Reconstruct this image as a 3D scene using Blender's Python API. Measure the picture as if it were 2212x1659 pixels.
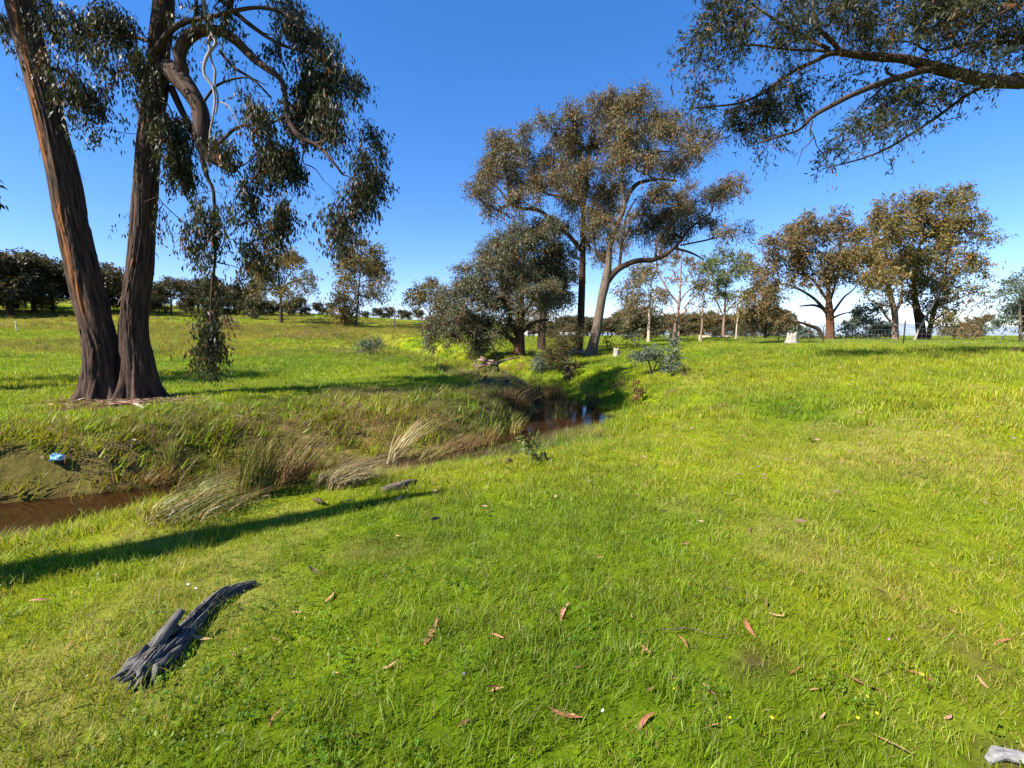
import bpy, math
import numpy as np
from mathutils import Vector, Euler

for o in list(bpy.data.objects):
    bpy.data.objects.remove(o)
scene = bpy.context.scene
COL = scene.collection

# ------------------------------------------------------------------ camera
EYE = 1.6
PITCH = math.radians(6.07)
cam_d = bpy.data.cameras.new("camera")
cam_d.lens = 16.0
cam_d.sensor_width = 36.0
cam_d.clip_start = 0.05
cam_d.clip_end = 12000
cam = bpy.data.objects.new("camera", cam_d)
cam.location = (0, 0, EYE)
cam.rotation_euler = (math.radians(90) - PITCH, 0, 0)
COL.objects.link(cam)
scene.camera = cam

# ------------------------------------------------------------------ sky, sun, exposure
SUN_EL = math.radians(43)
SUN_H = np.array([0.866, 0.500])          # horizontal direction the light travels
sun_from = np.array([-SUN_H[0] * math.cos(SUN_EL), -SUN_H[1] * math.cos(SUN_EL), math.sin(SUN_EL)])
world = bpy.data.worlds.new("World")
scene.world = world
world.use_nodes = True
wn = world.node_tree
wn.nodes.clear()
sky = wn.nodes.new("ShaderNodeTexSky")
sky.sky_type = 'NISHITA'
sky.sun_disc = False
sky.sun_elevation = SUN_EL
sky.sun_rotation = math.atan2(sun_from[0], sun_from[1])
sky.altitude = 1500
sky.air_density = 1.0
sky.dust_density = 0.0
sky.ozone_density = 2.2
hsv = wn.nodes.new("ShaderNodeHueSaturation")
hsv.inputs['Saturation'].default_value = 1.48
hsv.inputs['Value'].default_value = 1.45
skt = wn.nodes.new("ShaderNodeMixRGB")
skt.blend_type = 'MULTIPLY'
skt.inputs[0].default_value = 1.0
skt.inputs[2].default_value = (1.04, 1.0, 1.24, 1)
skg = wn.nodes.new("ShaderNodeGamma")
skg.inputs['Gamma'].default_value = 0.78
bg = wn.nodes.new("ShaderNodeBackground")
bg.inputs['Strength'].default_value = 0.065
wo = wn.nodes.new("ShaderNodeOutputWorld")
wn.links.new(sky.outputs[0], skg.inputs['Color'])
wn.links.new(skg.outputs[0], hsv.inputs['Color'])
wn.links.new(hsv.outputs[0], skt.inputs[1])
wn.links.new(skt.outputs[0], bg.inputs[0])
wn.links.new(bg.outputs[0], wo.inputs[0])

sun_d = bpy.data.lights.new("sun", 'SUN')
sun_d.energy = 5.0
sun_d.angle = math.radians(0.5)
sun_d.color = (1.0, 0.93, 0.82)
sun = bpy.data.objects.new("sun", sun_d)
sun.rotation_euler = Vector(sun_from.tolist()).to_track_quat('Z', 'Y').to_euler()
sun.location = (-40, -30, 40)
COL.objects.link(sun)

vs = scene.view_settings
vs.view_transform = 'Standard'
vs.look = 'None'
vs.exposure = 1.6
vs.gamma = 1.0
vs.use_curve_mapping = False
scene.cycles.max_bounces = 6
scene.cycles.transparent_max_bounces = 8
scene.cycles.transmission_bounces = 4
scene.cycles.diffuse_bounces = 3
scene.cycles.glossy_bounces = 2
scene.cycles.caustics_reflective = False
scene.cycles.caustics_refractive = False

# ------------------------------------------------------------------ helpers: numbers
RNG = np.random.default_rng(11)
FP, CX, CY = 16 / 36 * 2212, 1106.0, 829.5
CP, SP = math.cos(PITCH), math.sin(PITCH)


def ray(px, py):
    a, b = (px - CX) / FP, (CY - py) / FP
    return np.array([a, CP + b * SP, -SP + b * CP])


def P(px, py, Y):
    """the world point that is Y metres ahead on the line of sight"""
    d = ray(px, py)
    return np.array([0, 0, EYE]) + d * (Y / d[1])


_tab = np.random.default_rng(5).random((64, 256, 256))


def vn(x, y, seed=0, per=None):
    x = np.asarray(x, float); y = np.asarray(y, float)
    xi = np.floor(x).astype(int); yi = np.floor(y).astype(int)
    fx = x - xi; fy = y - yi
    fx = fx * fx * (3 - 2 * fx); fy = fy * fy * (3 - 2 * fy)
    t = _tab[seed % 64]
    m = per if per else 256
    x0, x1 = xi % m, (xi + 1) % m
    y0, y1 = yi % 256, (yi + 1) % 256
    return (t[x0, y0] * (1 - fx) + t[x1, y0] * fx) * (1 - fy) + (t[x0, y1] * (1 - fx) + t[x1, y1] * fx) * fy


def fbm(x, y, seed=0, octv=4):
    r = 0; a = .5; s = 0
    for i in range(octv):
        r = r + a * vn(x * 2 ** i + 17.3 * i, y * 2 ** i + 5.1 * i, seed + i); s += a; a *= .5
    return r / s


def S(t):
    t = np.clip(t, 0, 1)
    return t * t * (3 - 2 * t)


# ------------------------------------------------------------------ terrain
WATER = -0.80
# x, y, half width of the water, width of near bank, width of far bank
CREEK = np.array([
    (-40, -1.5, .5, 3.0, 1.6), (-20, 1.8, .6, 3.0, 1.5), (-12, 3.9, .7, 2.6, 1.3), (-9, 4.9, .75, 2.6, 1.1), (-6.2, 5.85, .8, 2.6, 1.0),
    (-4.9, 6.55, .8, 2.8, 1.6), (-3.6, 7.45, .6, 3.0, 2.3), (-2.2, 8.2, .42, 3.2, 3.0),
    (-0.7, 9.5, .36, 3.6, 3.2), (0.5, 11.0, .6, 3.6, 1.4), (1.45, 12.7, 1.0, 3.4, 1.0),
    (1.9, 14.3, 1.15, 3.0, 1.0), (1.8, 16.2, .7, 2.8, 1.3), (1.5, 18.5, .4, 3.0, 2.2),
    (0.8, 21.5, .3, 3.5, 2.6), (-1.1, 25.5, .3, 2.2, 3), (-4, 31, .3, 3, 4), (-9, 40, .3, 4, 4), (-18, 55, .3, 5, 5)])
_seg = []
for i in range(len(CREEK) - 1):
    n = max(3, int(np.hypot(*(CREEK[i + 1, :2] - CREEK[i, :2])) / .25))
    for k in range(n):
        _seg.append(CREEK[i] + (CREEK[i + 1] - CREEK[i]) * (k / n))
CRK = np.array(_seg)
for _ in range(8):
    CRK[1:-1] = (CRK[:-2] + 2 * CRK[1:-1] + CRK[2:]) / 4
CTAN = np.gradient(CRK[:, :2], axis=0)
CTAN /= np.linalg.norm(CTAN, axis=1)[:, None]


def creek(x, y):
    """distance beyond the water's edge, side (+1 far bank), bank width"""
    x = np.asarray(x, float); y = np.asarray(y, float)
    sh = x.shape
    xf, yf = x.ravel(), y.ravel()
    dist = np.full(xf.shape, 99.0); side = np.ones(xf.shape); bank = np.ones(xf.shape); idx = np.zeros(xf.shape, int)
    m = (yf > -12) & (yf < 70) & (xf < 20) & (xf > -60)
    ii = np.nonzero(m)[0]
    for c in range(0, len(ii), 20000):
        j = ii[c:c + 20000]
        dx = xf[j, None] - CRK[None, :, 0]; dy = yf[j, None] - CRK[None, :, 1]
        d2 = dx * dx + dy * dy
        k = d2.argmin(1)
        r = np.arange(len(j))
        d = np.sqrt(d2[r, k])
        s = np.where(CTAN[k, 0] * dy[r, k] - CTAN[k, 1] * dx[r, k] > 0, 1.0, -1.0)
        dist[j] = d - CRK[k, 2]
        side[j] = s
        bank[j] = np.where(s > 0, CRK[k, 4], CRK[k, 3])
        idx[j] = k
    return dist.reshape(sh), side.reshape(sh), bank.reshape(sh), idx.reshape(sh)


def base_h(x, y):
    wl = 1 - S((x + 3) / 9)
    zl = (1.9 - .03 * np.clip(x, -220, 20)) * 1.2 * np.power(np.clip((np.minimum(y, 105) - 15) / 61, 0, None), 1.3) * wl
    wy = S(y / 14)
    zr = 1.06 * S((x - 2) * .105) * wy * (1 - .42 * S((y - 22) / 22) * (1 - S((x - 16) / 10)))
    far = .9 * S((y - 45) / 60) * S((x + 30) / 40) * .4
    return zl + zr + far


def H(x, y, info=None):
    x = np.asarray(x, float); y = np.asarray(y, float)
    d, s, b, k = creek(x, y) if info is None else info
    wob = 1 + .45 * (vn(x * .9, y * .9, 3) - .5)
    q = np.clip(d / (b * wob), -1, 1)
    z = base_h(x, y)
    up = np.where(s > 0, np.sin(np.clip(q, 0, 1) * math.pi / 2), S(q * .5 + .0) * 2 * .5 + .5 * q)
    up = np.where(s > 0, up * up * (3 - 2 * up), S(np.clip(q, 0, 1)))
    edge = WATER - .03
    z = np.where(q < 0, edge + np.maximum(d, -.6) * .5, edge + (z - edge) * up)
    near = np.exp(-(x * x + y * y) / 900)
    z = z + near * ((fbm(x * .7, y * .7, 9, 3) - .5) * .10 + (vn(x * 3.1, y * 3.1, 14) - .5) * .035) * np.clip(np.abs(q) * 2, .2, 1)
    z = z + (fbm(x * .05, y * .05, 21, 3) - .5) * .5 * S((np.abs(y) - 30) / 60)
    return z


def h1(x, y):
    return float(H(np.array([x]), np.array([y]))[0])


def G(px, py, ymax=120):
    """where the line of sight meets the ground"""
    d = ray(px, py)
    t = np.concatenate([np.linspace(1.2, 25, 1800), np.linspace(25, ymax, 1200)[1:]])
    p = np.array([0, 0, EYE])[None] + d[None] * t[:, None]
    below = p[:, 2] < H(p[:, 0], p[:, 1])
    i = int(np.argmax(below)) if below.any() else len(t) - 1
    return np.array([p[i, 0], p[i, 1], h1(p[i, 0], p[i, 1])])


# ------------------------------------------------------------------ helpers: meshes, objects
def mk(name, V, quads=None, tris=None, attrs=None, smooth=True):
    me = bpy.data.meshes.new(name)
    V = np.asarray(V, np.float32)
    quads = np.zeros((0, 4), int) if quads is None else np.asarray(quads, int)
    tris = np.zeros((0, 3), int) if tris is None else np.asarray(tris, int)
    me.vertices.add(len(V)); me.vertices.foreach_set('co', V.ravel())
    li = np.concatenate([quads.ravel(), tris.ravel()]).astype(np.int32)
    me.loops.add(len(li)); me.loops.foreach_set('vertex_index', li)
    st = np.concatenate([np.arange(len(quads)) * 4, len(quads) * 4 + np.arange(len(tris)) * 3]).astype(np.int32)
    me.polygons.add(len(st)); me.polygons.foreach_set('loop_start', st)
    me.polygons.foreach_set('use_smooth', np.full(len(st), smooth))
    for k, a in (attrs or {}).items():
        a = np.asarray(a, np.float32)
        if a.ndim == 1:
            at = me.attributes.new(k, 'FLOAT', 'POINT'); at.data.foreach_set('value', a)
        else:
            if a.shape[1] == 3 and k.startswith('col'):
                a = np.concatenate([a, np.ones((len(a), 1), np.float32)], 1)
            if a.shape[1] == 4:
                at = me.attributes.new(k, 'FLOAT_COLOR', 'POINT'); at.data.foreach_set('color', a.ravel())
            else:
                at = me.attributes.new(k, 'FLOAT_VECTOR', 'POINT'); at.data.foreach_set('vector', a.ravel())
    me.update(calc_edges=True)
    return me


class MB:
    """collects shapes for one mesh"""
    def __init__(s):
        s.V = []; s.Q = []; s.T = []; s.A = {}; s.n = 0

    def add(s, V, Q=None, T=None, **attrs):
        V = np.asarray(V, float)
        s.V.append(V)
        if Q is not None and len(Q): s.Q.append(np.asarray(Q) + s.n)
        if T is not None and len(T): s.T.append(np.asarray(T) + s.n)
        for k, a in attrs.items(): s.A.setdefault(k, []).append(np.asarray(a, float))
        s.n += len(V)

    def mesh(s, name, off=None, smooth=True):
        V = np.concatenate(s.V)
        if off is not None: V = V - np.asarray(off)
        A = {k: np.concatenate(a) for k, a in s.A.items()}
        return mk(name, V, np.concatenate(s.Q) if s.Q else None, np.concatenate(s.T) if s.T else None, A, smooth)


def obj(name, me, mat=None, parent=None, loc=None, kind=None, label=None):
    o = bpy.data.objects.new(name, me)
    if mat is not None and not me.materials: me.materials.append(mat)
    COL.objects.link(o)
    if parent is not None: o.parent = parent
    if loc is not None: o.location = [float(v) for v in loc]
    if kind: o['kind'] = kind
    if label: o['label'] = label
    return o


def tag(o, label, cat, group=None):
    o['label'] = label; o['category'] = cat
    if group: o['group'] = group
    return o


def thing(name, label, cat, loc, group=None, rz=0):
    o = bpy.data.objects.new(name, None)
    o.empty_display_size = .2
    o.location = [float(v) for v in loc]; o.rotation_euler = (0, 0, rz)
    COL.objects.link(o)
    return tag(o, label, cat, group)


def copy_thing(o, loc, rz=0, scale=1.0, label=None):
    c = o.copy(); COL.objects.link(c)
    c.location = [float(v) for v in loc]; c.rotation_euler = (0, 0, rz)
    c.scale = (scale,) * 3 if np.isscalar(scale) else scale
    if label: c['label'] = label
    for ch in o.children:
        d = ch.copy(); COL.objects.link(d); d.parent = c
        for g in ch.children:
            e = g.copy(); COL.objects.link(e); e.parent = d
    return c


def nrm(v):
    v = np.asarray(v, float)
    return v / (np.linalg.norm(v, axis=-1, keepdims=True) + 1e-9)


def tubes(Pn, R, k, cap=True):
    """Pn (n,m,3) paths, R (n,m) radii -> V, Q, T, bark coordinates"""
    Pn = np.asarray(Pn, float); R = np.asarray(R, float)
    n, m, _ = Pn.shape
    T = nrm(np.gradient(Pn, axis=1))
    mean = np.abs(T.mean(1))
    ref = np.eye(3)[mean.argmin(1)]
    A = nrm(np.cross(T, ref[:, None, :]))
    B = np.cross(T, A)
    th = np.arange(k) / k * 2 * math.pi
    c, s_ = np.cos(th), np.sin(th)
    V = Pn[:, :, None, :] + R[:, :, None, None] * (A[:, :, None, :] * c[None, None, :, None] + B[:, :, None, :] * s_[None, None, :, None])
    seg = np.linalg.norm(np.diff(Pn, axis=1), axis=2)
    L = np.concatenate([np.zeros((n, 1)), seg.cumsum(1)], 1)
    rm = R.max(1)
    bk = np.stack([np.broadcast_to(c[None, None] * rm[:, None, None], (n, m, k)),
                   np.broadcast_to(s_[None, None] * rm[:, None, None], (n, m, k)),
                   np.broadcast_to(L[:, :, None], (n, m, k))], -1)
    i = np.arange(m - 1)[:, None] * k; j = np.arange(k)[None]
    j2 = (j + 1) % k
    q = np.stack([i + j, i + j2, i + k + j2, i + k + j], -1).reshape(-1, 4)
    Q = (q[None] + (np.arange(n) * m * k)[:, None, None]).reshape(-1, 4)
    V = V.reshape(-1, 3); bk = bk.reshape(-1, 3)
    Tr = []
    if cap:
        base = len(V)
        ends = np.concatenate([Pn[:, 0], Pn[:, -1]])
        V = np.concatenate([V, ends]); bk = np.concatenate([bk, np.zeros((2 * n, 3))])
        jj = np.arange(k)
        for t in range(n):
            o = t * m * k
            Tr.append(np.stack([np.full(k, base + t), o + (jj + 1) % k, o + jj], 1))
            o2 = o + (m - 1) * k
            Tr.append(np.stack([np.full(k, base + n + t), o2 + jj, o2 + (jj + 1) % k], 1))
        Tr = np.concatenate(Tr)
    return V, Q, (Tr if len(Tr) else None), bk


def smooth_path(pts, n):
    """Catmull-Rom through rows of pts (any width), n samples"""
    pts = np.asarray(pts, float)
    if len(pts) == 2:
        t = np.linspace(0, 1, n)[:, None]
        return pts[0] * (1 - t) + pts[1] * t
    q = np.concatenate([2 * pts[:1] - pts[1:2], pts, 2 * pts[-1:] - pts[-2:-1]])
    d = np.concatenate([[0], np.linalg.norm(np.diff(pts[:, :3], axis=0), axis=1).cumsum()])
    s = np.linspace(0, d[-1], n)
    i = np.clip(np.searchsorted(d, s, side='right') - 1, 0, len(pts) - 2)
    t = ((s - d[i]) / (d[i + 1] - d[i] + 1e-9))[:, None]
    p0, p1, p2, p3 = q[i], q[i + 1], q[i + 2], q[i + 3]
    r = .5 * (2 * p1 + (p2 - p0) * t + (2 * p0 - 5 * p1 + 4 * p2 - p3) * t ** 2 + (3 * p1 - p0 - 3 * p2 + p3) * t ** 3)
    lo = np.minimum(p1, p2)[:, 3:]
    if r.shape[1] > 3: r[:, 3:] = np.maximum(r[:, 3:], lo * .8)
    return r


# ------------------------------------------------------------------ materials
def newmat(name):
    m = bpy.data.materials.new(name); m.use_nodes = True
    nt = m.node_tree; nt.nodes.clear()
    out = nt.nodes.new('ShaderNodeOutputMaterial')
    return m, nt, out


def N(nt, t, **kw):
    n = nt.nodes.new('ShaderNode' + t)
    for k, v in kw.items():
        if hasattr(n, k) and k not in n.inputs: setattr(n, k, v)
        else: n.inputs[k].default_value = v
    return n


def leaf_mat(name, trans=.3, rough=.5, instancer=False, spec=.35):
    m, nt, out = newmat(name)
    at = N(nt, 'Attribute', attribute_name='col')
    c = at.outputs['Color']
    if instancer:
        ti = N(nt, 'Attribute', attribute_name='tint', attribute_type='INSTANCER')
        mx = N(nt, 'MixRGB', blend_type='MULTIPLY'); mx.inputs[0].default_value = 1
        nt.links.new(c, mx.inputs[1]); nt.links.new(ti.outputs['Color'], mx.inputs[2])
        c = mx.outputs[0]
    b = N(nt, 'BsdfPrincipled', Roughness=rough)
    b.inputs['Specular IOR Level'].default_value = spec
    t = N(nt, 'BsdfTranslucent')
    g = N(nt, 'MixRGB', blend_type='MULTIPLY'); g.inputs[0].default_value = 1
    g.inputs[2].default_value = (1.25, 1.25, .6, 1)
    nt.links.new(c, g.inputs[1]); nt.links.new(g.outputs[0], t.inputs[0])
    nt.links.new(c, b.inputs['Base Color'])
    ms = N(nt, 'MixShader'); ms.inputs[0].default_value = trans
    nt.links.new(b.outputs[0], ms.inputs[1]); nt.links.new(t.outputs[0], ms.inputs[2])
    nt.links.new(ms.outputs[0], out.inputs[0])
    return m


def bark_mat(name, dark, light, scale=1.0, bump=.5, streak=None, patch=None):
    """furrowed bark: noise drawn out along the trunk"""
    m, nt, out = newmat(name)
    at = N(nt, 'Attribute', attribute_name='bark')
    mp = N(nt, 'Mapping'); mp.inputs['Scale'].default_value = (9 * scale, 9 * scale, 1.1 * scale)
    nt.links.new(at.outputs['Vector'], mp.inputs[0])
    n1 = N(nt, 'TexNoise', Scale=1.6, Detail=7.0, Roughness=.65)
    nt.links.new(mp.outputs[0], n1.inputs['Vector'])
    mp2 = N(nt, 'Mapping'); mp2.inputs['Scale'].default_value = (1.2 * scale, 1.2 * scale, .35 * scale)
    nt.links.new(at.outputs['Vector'], mp2.inputs[0])
    n2 = N(nt, 'TexNoise', Scale=1.3, Detail=4.0)
    nt.links.new(mp2.outputs[0], n2.inputs['Vector'])
    r = N(nt, 'ValToRGB')
    r.color_ramp.elements[0].position = .36; r.color_ramp.elements[0].color = (*dark, 1)
    r.color_ramp.elements[1].position = .66; r.color_ramp.elements[1].color = (*light, 1)
    nt.links.new(n1.outputs[0], r.inputs[0])
    c = r.outputs[0]
    if patch is not None:
        r2 = N(nt, 'ValToRGB')
        r2.color_ramp.elements[0].position = .5; r2.color_ramp.elements[0].color = (0, 0, 0, 1)
        r2.color_ramp.elements[1].position = .62; r2.color_ramp.elements[1].color = (1, 1, 1, 1)
        nt.links.new(n2.outputs[0], r2.inputs[0])
        mx = N(nt, 'MixRGB'); mx.inputs[2].default_value = (*patch, 1)
        ml = N(nt, 'Math', operation='MULTIPLY'); ml.inputs[1].default_value = .7
        nt.links.new(r2.outputs[0], ml.inputs[0]); nt.links.new(ml.outputs[0], mx.inputs[0])
        nt.links.new(c, mx.inputs[1]); c = mx.outputs[0]
    if streak is not None:
        st = N(nt, 'Attribute', attribute_name='streak')
        mx = N(nt, 'MixRGB')
        m3 = N(nt, 'MixRGB', blend_type='MULTIPLY'); m3.inputs[0].default_value = .55
        m3.inputs[1].default_value = (*streak, 1)
        r3 = N(nt, 'ValToRGB'); r3.color_ramp.elements[0].position = .35; r3.color_ramp.elements[1].position = .6
        nt.links.new(n1.outputs[0], r3.inputs[0]); nt.links.new(r3.outputs[0], m3.inputs[2])
        nt.links.new(st.outputs['Fac'], mx.inputs[0]); nt.links.new(c, mx.inputs[1]); nt.links.new(m3.outputs[0], mx.inputs[2])
        c = mx.outputs[0]
    b = N(nt, 'BsdfPrincipled', Roughness=.9)
    b.inputs['Specular IOR Level'].default_value = .2
    nt.links.new(c, b.inputs['Base Color'])
    bp = N(nt, 'Bump', Strength=bump, Distance=.009 / scale)
    nt.links.new(n1.outputs[0], bp.inputs['Height']); nt.links.new(bp.outputs[0], b.inputs['Normal'])
    nt.links.new(b.outputs[0], out.inputs[0])
    return m


def plain_mat(name, c1, c2, scale=8.0, rough=.8, bump=.3, stretch=(1, 1, 1), metallic=0):
    m, nt, out = newmat(name)
    tc = N(nt, 'TexCoord')
    mp = N(nt, 'Mapping'); mp.inputs['Scale'].default_value = stretch
    nt.links.new(tc.outputs['Object'], mp.inputs[0])
    n1 = N(nt, 'TexNoise', Scale=scale, Detail=6.0, Roughness=.6)
    nt.links.new(mp.outputs[0], n1.inputs['Vector'])
    r = N(nt, 'ValToRGB')
    r.color_ramp.elements[0].position = .35; r.color_ramp.elements[0].color = (*c1, 1)
    r.color_ramp.elements[1].position = .65; r.color_ramp.elements[1].color = (*c2, 1)
    nt.links.new(n1.outputs[0], r.inputs[0])
    b = N(nt, 'BsdfPrincipled', Roughness=rough, Metallic=metallic)
    b.inputs['Specular IOR Level'].default_value = .3
    nt.links.new(r.outputs[0], b.inputs['Base Color'])
    bp = N(nt, 'Bump', Strength=bump, Distance=.03 / scale)
    nt.links.new(n1.outputs[0], bp.inputs['Height']); nt.links.new(bp.outputs[0], b.inputs['Normal'])
    nt.links.new(b.outputs[0], out.inputs[0])
    return m


M_LEAF = leaf_mat('gum_leaves', .25, .5, spec=.22)
M_BUSH = leaf_mat('bush_leaves', .25, .55)
M_GRASS = leaf_mat('grass_blades', .42, .5, instancer=True, spec=.3)
M_REED = leaf_mat('rush_stems', .25, .5)
M_BARK_RED = bark_mat('stringy_red_brown_bark', (.007, .005, .004), (.090, .052, .036), 1.0, .9, streak=(.24, .09, .025))
M_BARK_GREY = bark_mat('grey_brown_bark', (.045, .034, .025), (.16, .125, .092), 1.0, .7)
M_BARK_DARK = bark_mat('dark_brown_bark', (.016, .010, .007), (.075, .045, .030), 1.0, .6)
M_BARK_PALE = bark_mat('pale_peeling_bark', (.30, .22, .16), (.48, .38, .30), .8, .3, patch=(.16, .11, .08))
M_BARK_DEAD = bark_mat('bleached_dead_wood', (.16, .13, .11), (.42, .37, .32), 1.2, .5)
M_BARK_MIX = bark_mat('smooth_grey_pink_bark', (.10, .06, .045), (.30, .2, .15), .8, .4, patch=(.09, .05, .035))

# ================================================================== SETTING: ground, hill, water
TREE_XY = P(250, 860, 11.0)[:2]


def ground_cols(x, y, info):
    """(albedo of the sward, straw amount, brown seed-head amount, bare amount)"""
    d, s, b, k = info
    n1 = fbm(x * .35, y * .35, 30, 4); n2 = fbm(x * 1.7, y * 1.7, 34, 3); n3 = fbm(x * .08, y * .10, 38, 3)
    t = np.clip((n1 - .5) * 2.2 + .5, 0, 1)[..., None]
    ca = np.array([.100, .168, .005]); cb = np.array([.185, .228, .008])
    c = ca * (1 - t) + cb * t
    c = c * (.85 + .3 * n2[..., None])
    lush = S((np.clip(n3, 0, 1) - .45) * 4)[..., None]
    c = c * (1 - .3 * lush) + np.array([.13, .22, .006]) * .3 * lush
    # brown seed heads in bands on the rising field
    band = fbm(x * .035 + 3, y * .14, 44, 3) + .18 * S((y - 40) / 35) - .05
    brown = S((band - .52) * 7) * S((y - 22) / 12) * (1 - S((x + 8) / 18)) * .8
    straw = S((fbm(x * .55, y * .55, 50, 3) - .56) * 6) * .45 * (1 - .6 * S((y - 14) / 10))
    wet = S(1 - d / np.where(s > 0, b * 2.2, .9))
    wet2 = S(1.15 - d / np.where(s > 0, b * 1.3 + 1.1, .8))
    straw = np.clip(straw + wet2 * S((fbm(x * .8, y * .8, 54, 2) - .30) * 4) * np.where(s > 0, .95, .4) * S((22 - y) / 5), 0, 1)
    r = np.hypot(x - TREE_XY[0] - .3, (y - TREE_XY[1] + .3) * 1.15)
    bare = S((2.1 - r + (n2 - .5) * 1.6) / .9)
    bare = np.maximum(bare, S((fbm(x * .9, y * .9, 60, 3) - .76) * 9) * .5)
    for (bx, by, br) in BARE:
        bare = np.maximum(bare, S((br - np.hypot(x - bx, (y - by) * 1.0) + (n2 - .5) * br) / (br * .6)) * .85)
    # cut bank: earth shows where it is steep
    cut = np.where((s > 0) & (b < 1.9), S(1 - np.abs(d - b * .42) / (b * .55)), 0) * S((n2 - .52) * 5) * .35
    bare = np.maximum(bare, cut)
    bare = np.where(d < .06, 1, bare)
    return c, straw, brown, bare


BARE = [tuple(G(px, py)[:2]) + (r,) for px, py, r in ((1640, 1425, .12), (1565, 878, .45), (2165, 1645, .16), (1655, 1385, .08), (1450, 845, .4))]


def build_ground():
    def axis(lo, hi, n, a):
        u = np.linspace(np.arcsinh(lo / a), np.arcsinh(hi / a), n)
        return np.sinh(u) * a
    xs = axis(-5200, 5200, 470, 7.0)
    ys = axis(-60, 6500, 440, 8.0)
    X, Y = np.meshgrid(xs, ys)
    info = creek(X, Y)
    Z = H(X, Y, info)
    c, straw, brown, bare = ground_cols(X, Y, info)
    nx, ny = len(xs), len(ys)
    i = np.arange(ny - 1)[:, None] * nx + np.arange(nx - 1)[None]
    Q = np.stack([i, i + 1, i + nx + 1, i + nx], -1).reshape(-1, 4)
    col = c * .95
    col = col + (np.array([.26, .20, .085]) - col) * (straw * .8)[..., None]
    col = col + (np.array([.125, .095, .025]) - col) * (brown * .7)[..., None]
    dn = fbm(X * 2.2, Y * 2.2, 61, 2)[..., None]
    col = col + (np.array([.10, .06, .035]) * (.5 + dn) - col) * bare[..., None]
    bk = (S((info[2] * 1.25 - info[0]) / (info[2] * .6)) * (info[1] > 0) * S((24 - Y) / 4))[..., None] * (.35 + .5 * dn)
    col = col + (np.array([.085, .060, .024]) - col) * np.clip(bk, 0, .85)
    col = np.where((info[0] < .05)[..., None], np.array([.065, .034, .016]), col)
    me = mk('ground', np.stack([X, Y, Z], -1).reshape(-1, 3), Q, None, {'col': col.reshape(-1, 3)})
    m, nt, out = newmat('turf_and_soil')
    at = N(nt, 'Attribute', attribute_name='col')
    tc = N(nt, 'TexCoord')
    na = N(nt, 'TexNoise', Scale=9.0, Detail=8.0, Roughness=.75)
    nb = N(nt, 'TexNoise', Scale=.9, Detail=6.0, Roughness=.7)
    for n in (na, nb): nt.links.new(tc.outputs['Object'], n.inputs['Vector'])
    ra = N(nt, 'ValToRGB')
    ra.color_ramp.elements[0].position = .3; ra.color_ramp.elements[0].color = (.55, .55, .5, 1)
    ra.color_ramp.elements[1].position = .7; ra.color_ramp.elements[1].color = (1.3, 1.25, 1.3, 1)
    rb = N(nt, 'ValToRGB')
    rb.color_ramp.elements[0].position = .3; rb.color_ramp.elements[0].color = (.72, .75, .7, 1)
    rb.color_ramp.elements[1].position = .7; rb.color_ramp.elements[1].color = (1.25, 1.2, 1.2, 1)
    nt.links.new(na.outputs[0], ra.inputs[0]); nt.links.new(nb.outputs[0], rb.inputs[0])
    m1 = N(nt, 'MixRGB', blend_type='MULTIPLY'); m1.inputs[0].default_value = 1
    m2 = N(nt, 'MixRGB', blend_type='MULTIPLY'); m2.inputs[0].default_value = 1
    nt.links.new(at.outputs['Color'], m1.inputs[1]); nt.links.new(ra.outputs[0], m1.inputs[2])
    nt.links.new(m1.outputs[0], m2.inputs[1]); nt.links.new(rb.outputs[0], m2.inputs[2])
    b = N(nt, 'BsdfPrincipled', Roughness=1.0); b.inputs['Specular IOR Level'].default_value = .05
    nt.links.new(m2.outputs[0], b.inputs['Base Color'])
    bp = N(nt, 'Bump', Strength=.9, Distance=.06)
    nt.links.new(na.outputs[0], bp.inputs['Height']); nt.links.new(bp.outputs[0], b.inputs['Normal'])
    nt.links.new(b.outputs[0], out.inputs[0])
    obj('ground', me, m, kind='structure')


def build_water():
    me = MB()
    k = CRK[(CRK[:, 1] < 24) & (CRK[:, 0] > -30)]
    nrmv = np.stack([-np.gradient(k[:, 1]), np.gradient(k[:, 0])], 1)
    nrmv /= np.linalg.norm(nrmv, axis=1)[:, None]
    w = k[:, 2] + .5
    us = np.linspace(-1, 1, 9)
    V = k[:, None, :2] + nrmv[:, None, :] * (us[None, :, None] * w[:, None, None])
    V = np.concatenate([V, np.full(V.shape[:2] + (1,), WATER)], -1)
    n = len(k)
    i = np.arange(n - 1)[:, None] * 9 + np.arange(8)[None]
    Q = np.stack([i, i + 1, i + 10, i + 9], -1).reshape(-1, 4)
    me.add(V.reshape(-1, 3), Q)
    m, nt, out = newmat('brown_creek_water')
    b = N(nt, 'BsdfPrincipled', Roughness=.03, IOR=1.33)
    b.inputs['Base Color'].default_value = (.030, .013, .005, 1)
    b.inputs['Specular IOR Level'].default_value = .5
    tr = N(nt, 'BsdfTransparent'); tr.inputs[0].default_value = (.45, .22, .07, 1)
    tc = N(nt, 'TexCoord')
    nn = N(nt, 'TexNoise', Scale=7.0, Detail=3.0)
    nt.links.new(tc.outputs['Object'], nn.inputs['Vector'])
    bp = N(nt, 'Bump', Strength=.12, Distance=.02)
    nt.links.new(nn.outputs[0], bp.inputs['Height']); nt.links.new(bp.outputs[0], b.inputs['Normal'])
    ms = N(nt, 'MixShader'); ms.inputs[0].default_value = .72
    nt.links.new(tr.outputs[0], ms.inputs[1]); nt.links.new(b.outputs[0], ms.inputs[2])
    nt.links.new(ms.outputs[0], out.inputs[0])
    obj('creek_water', me.mesh('creek_water'), m, kind='structure')


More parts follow.
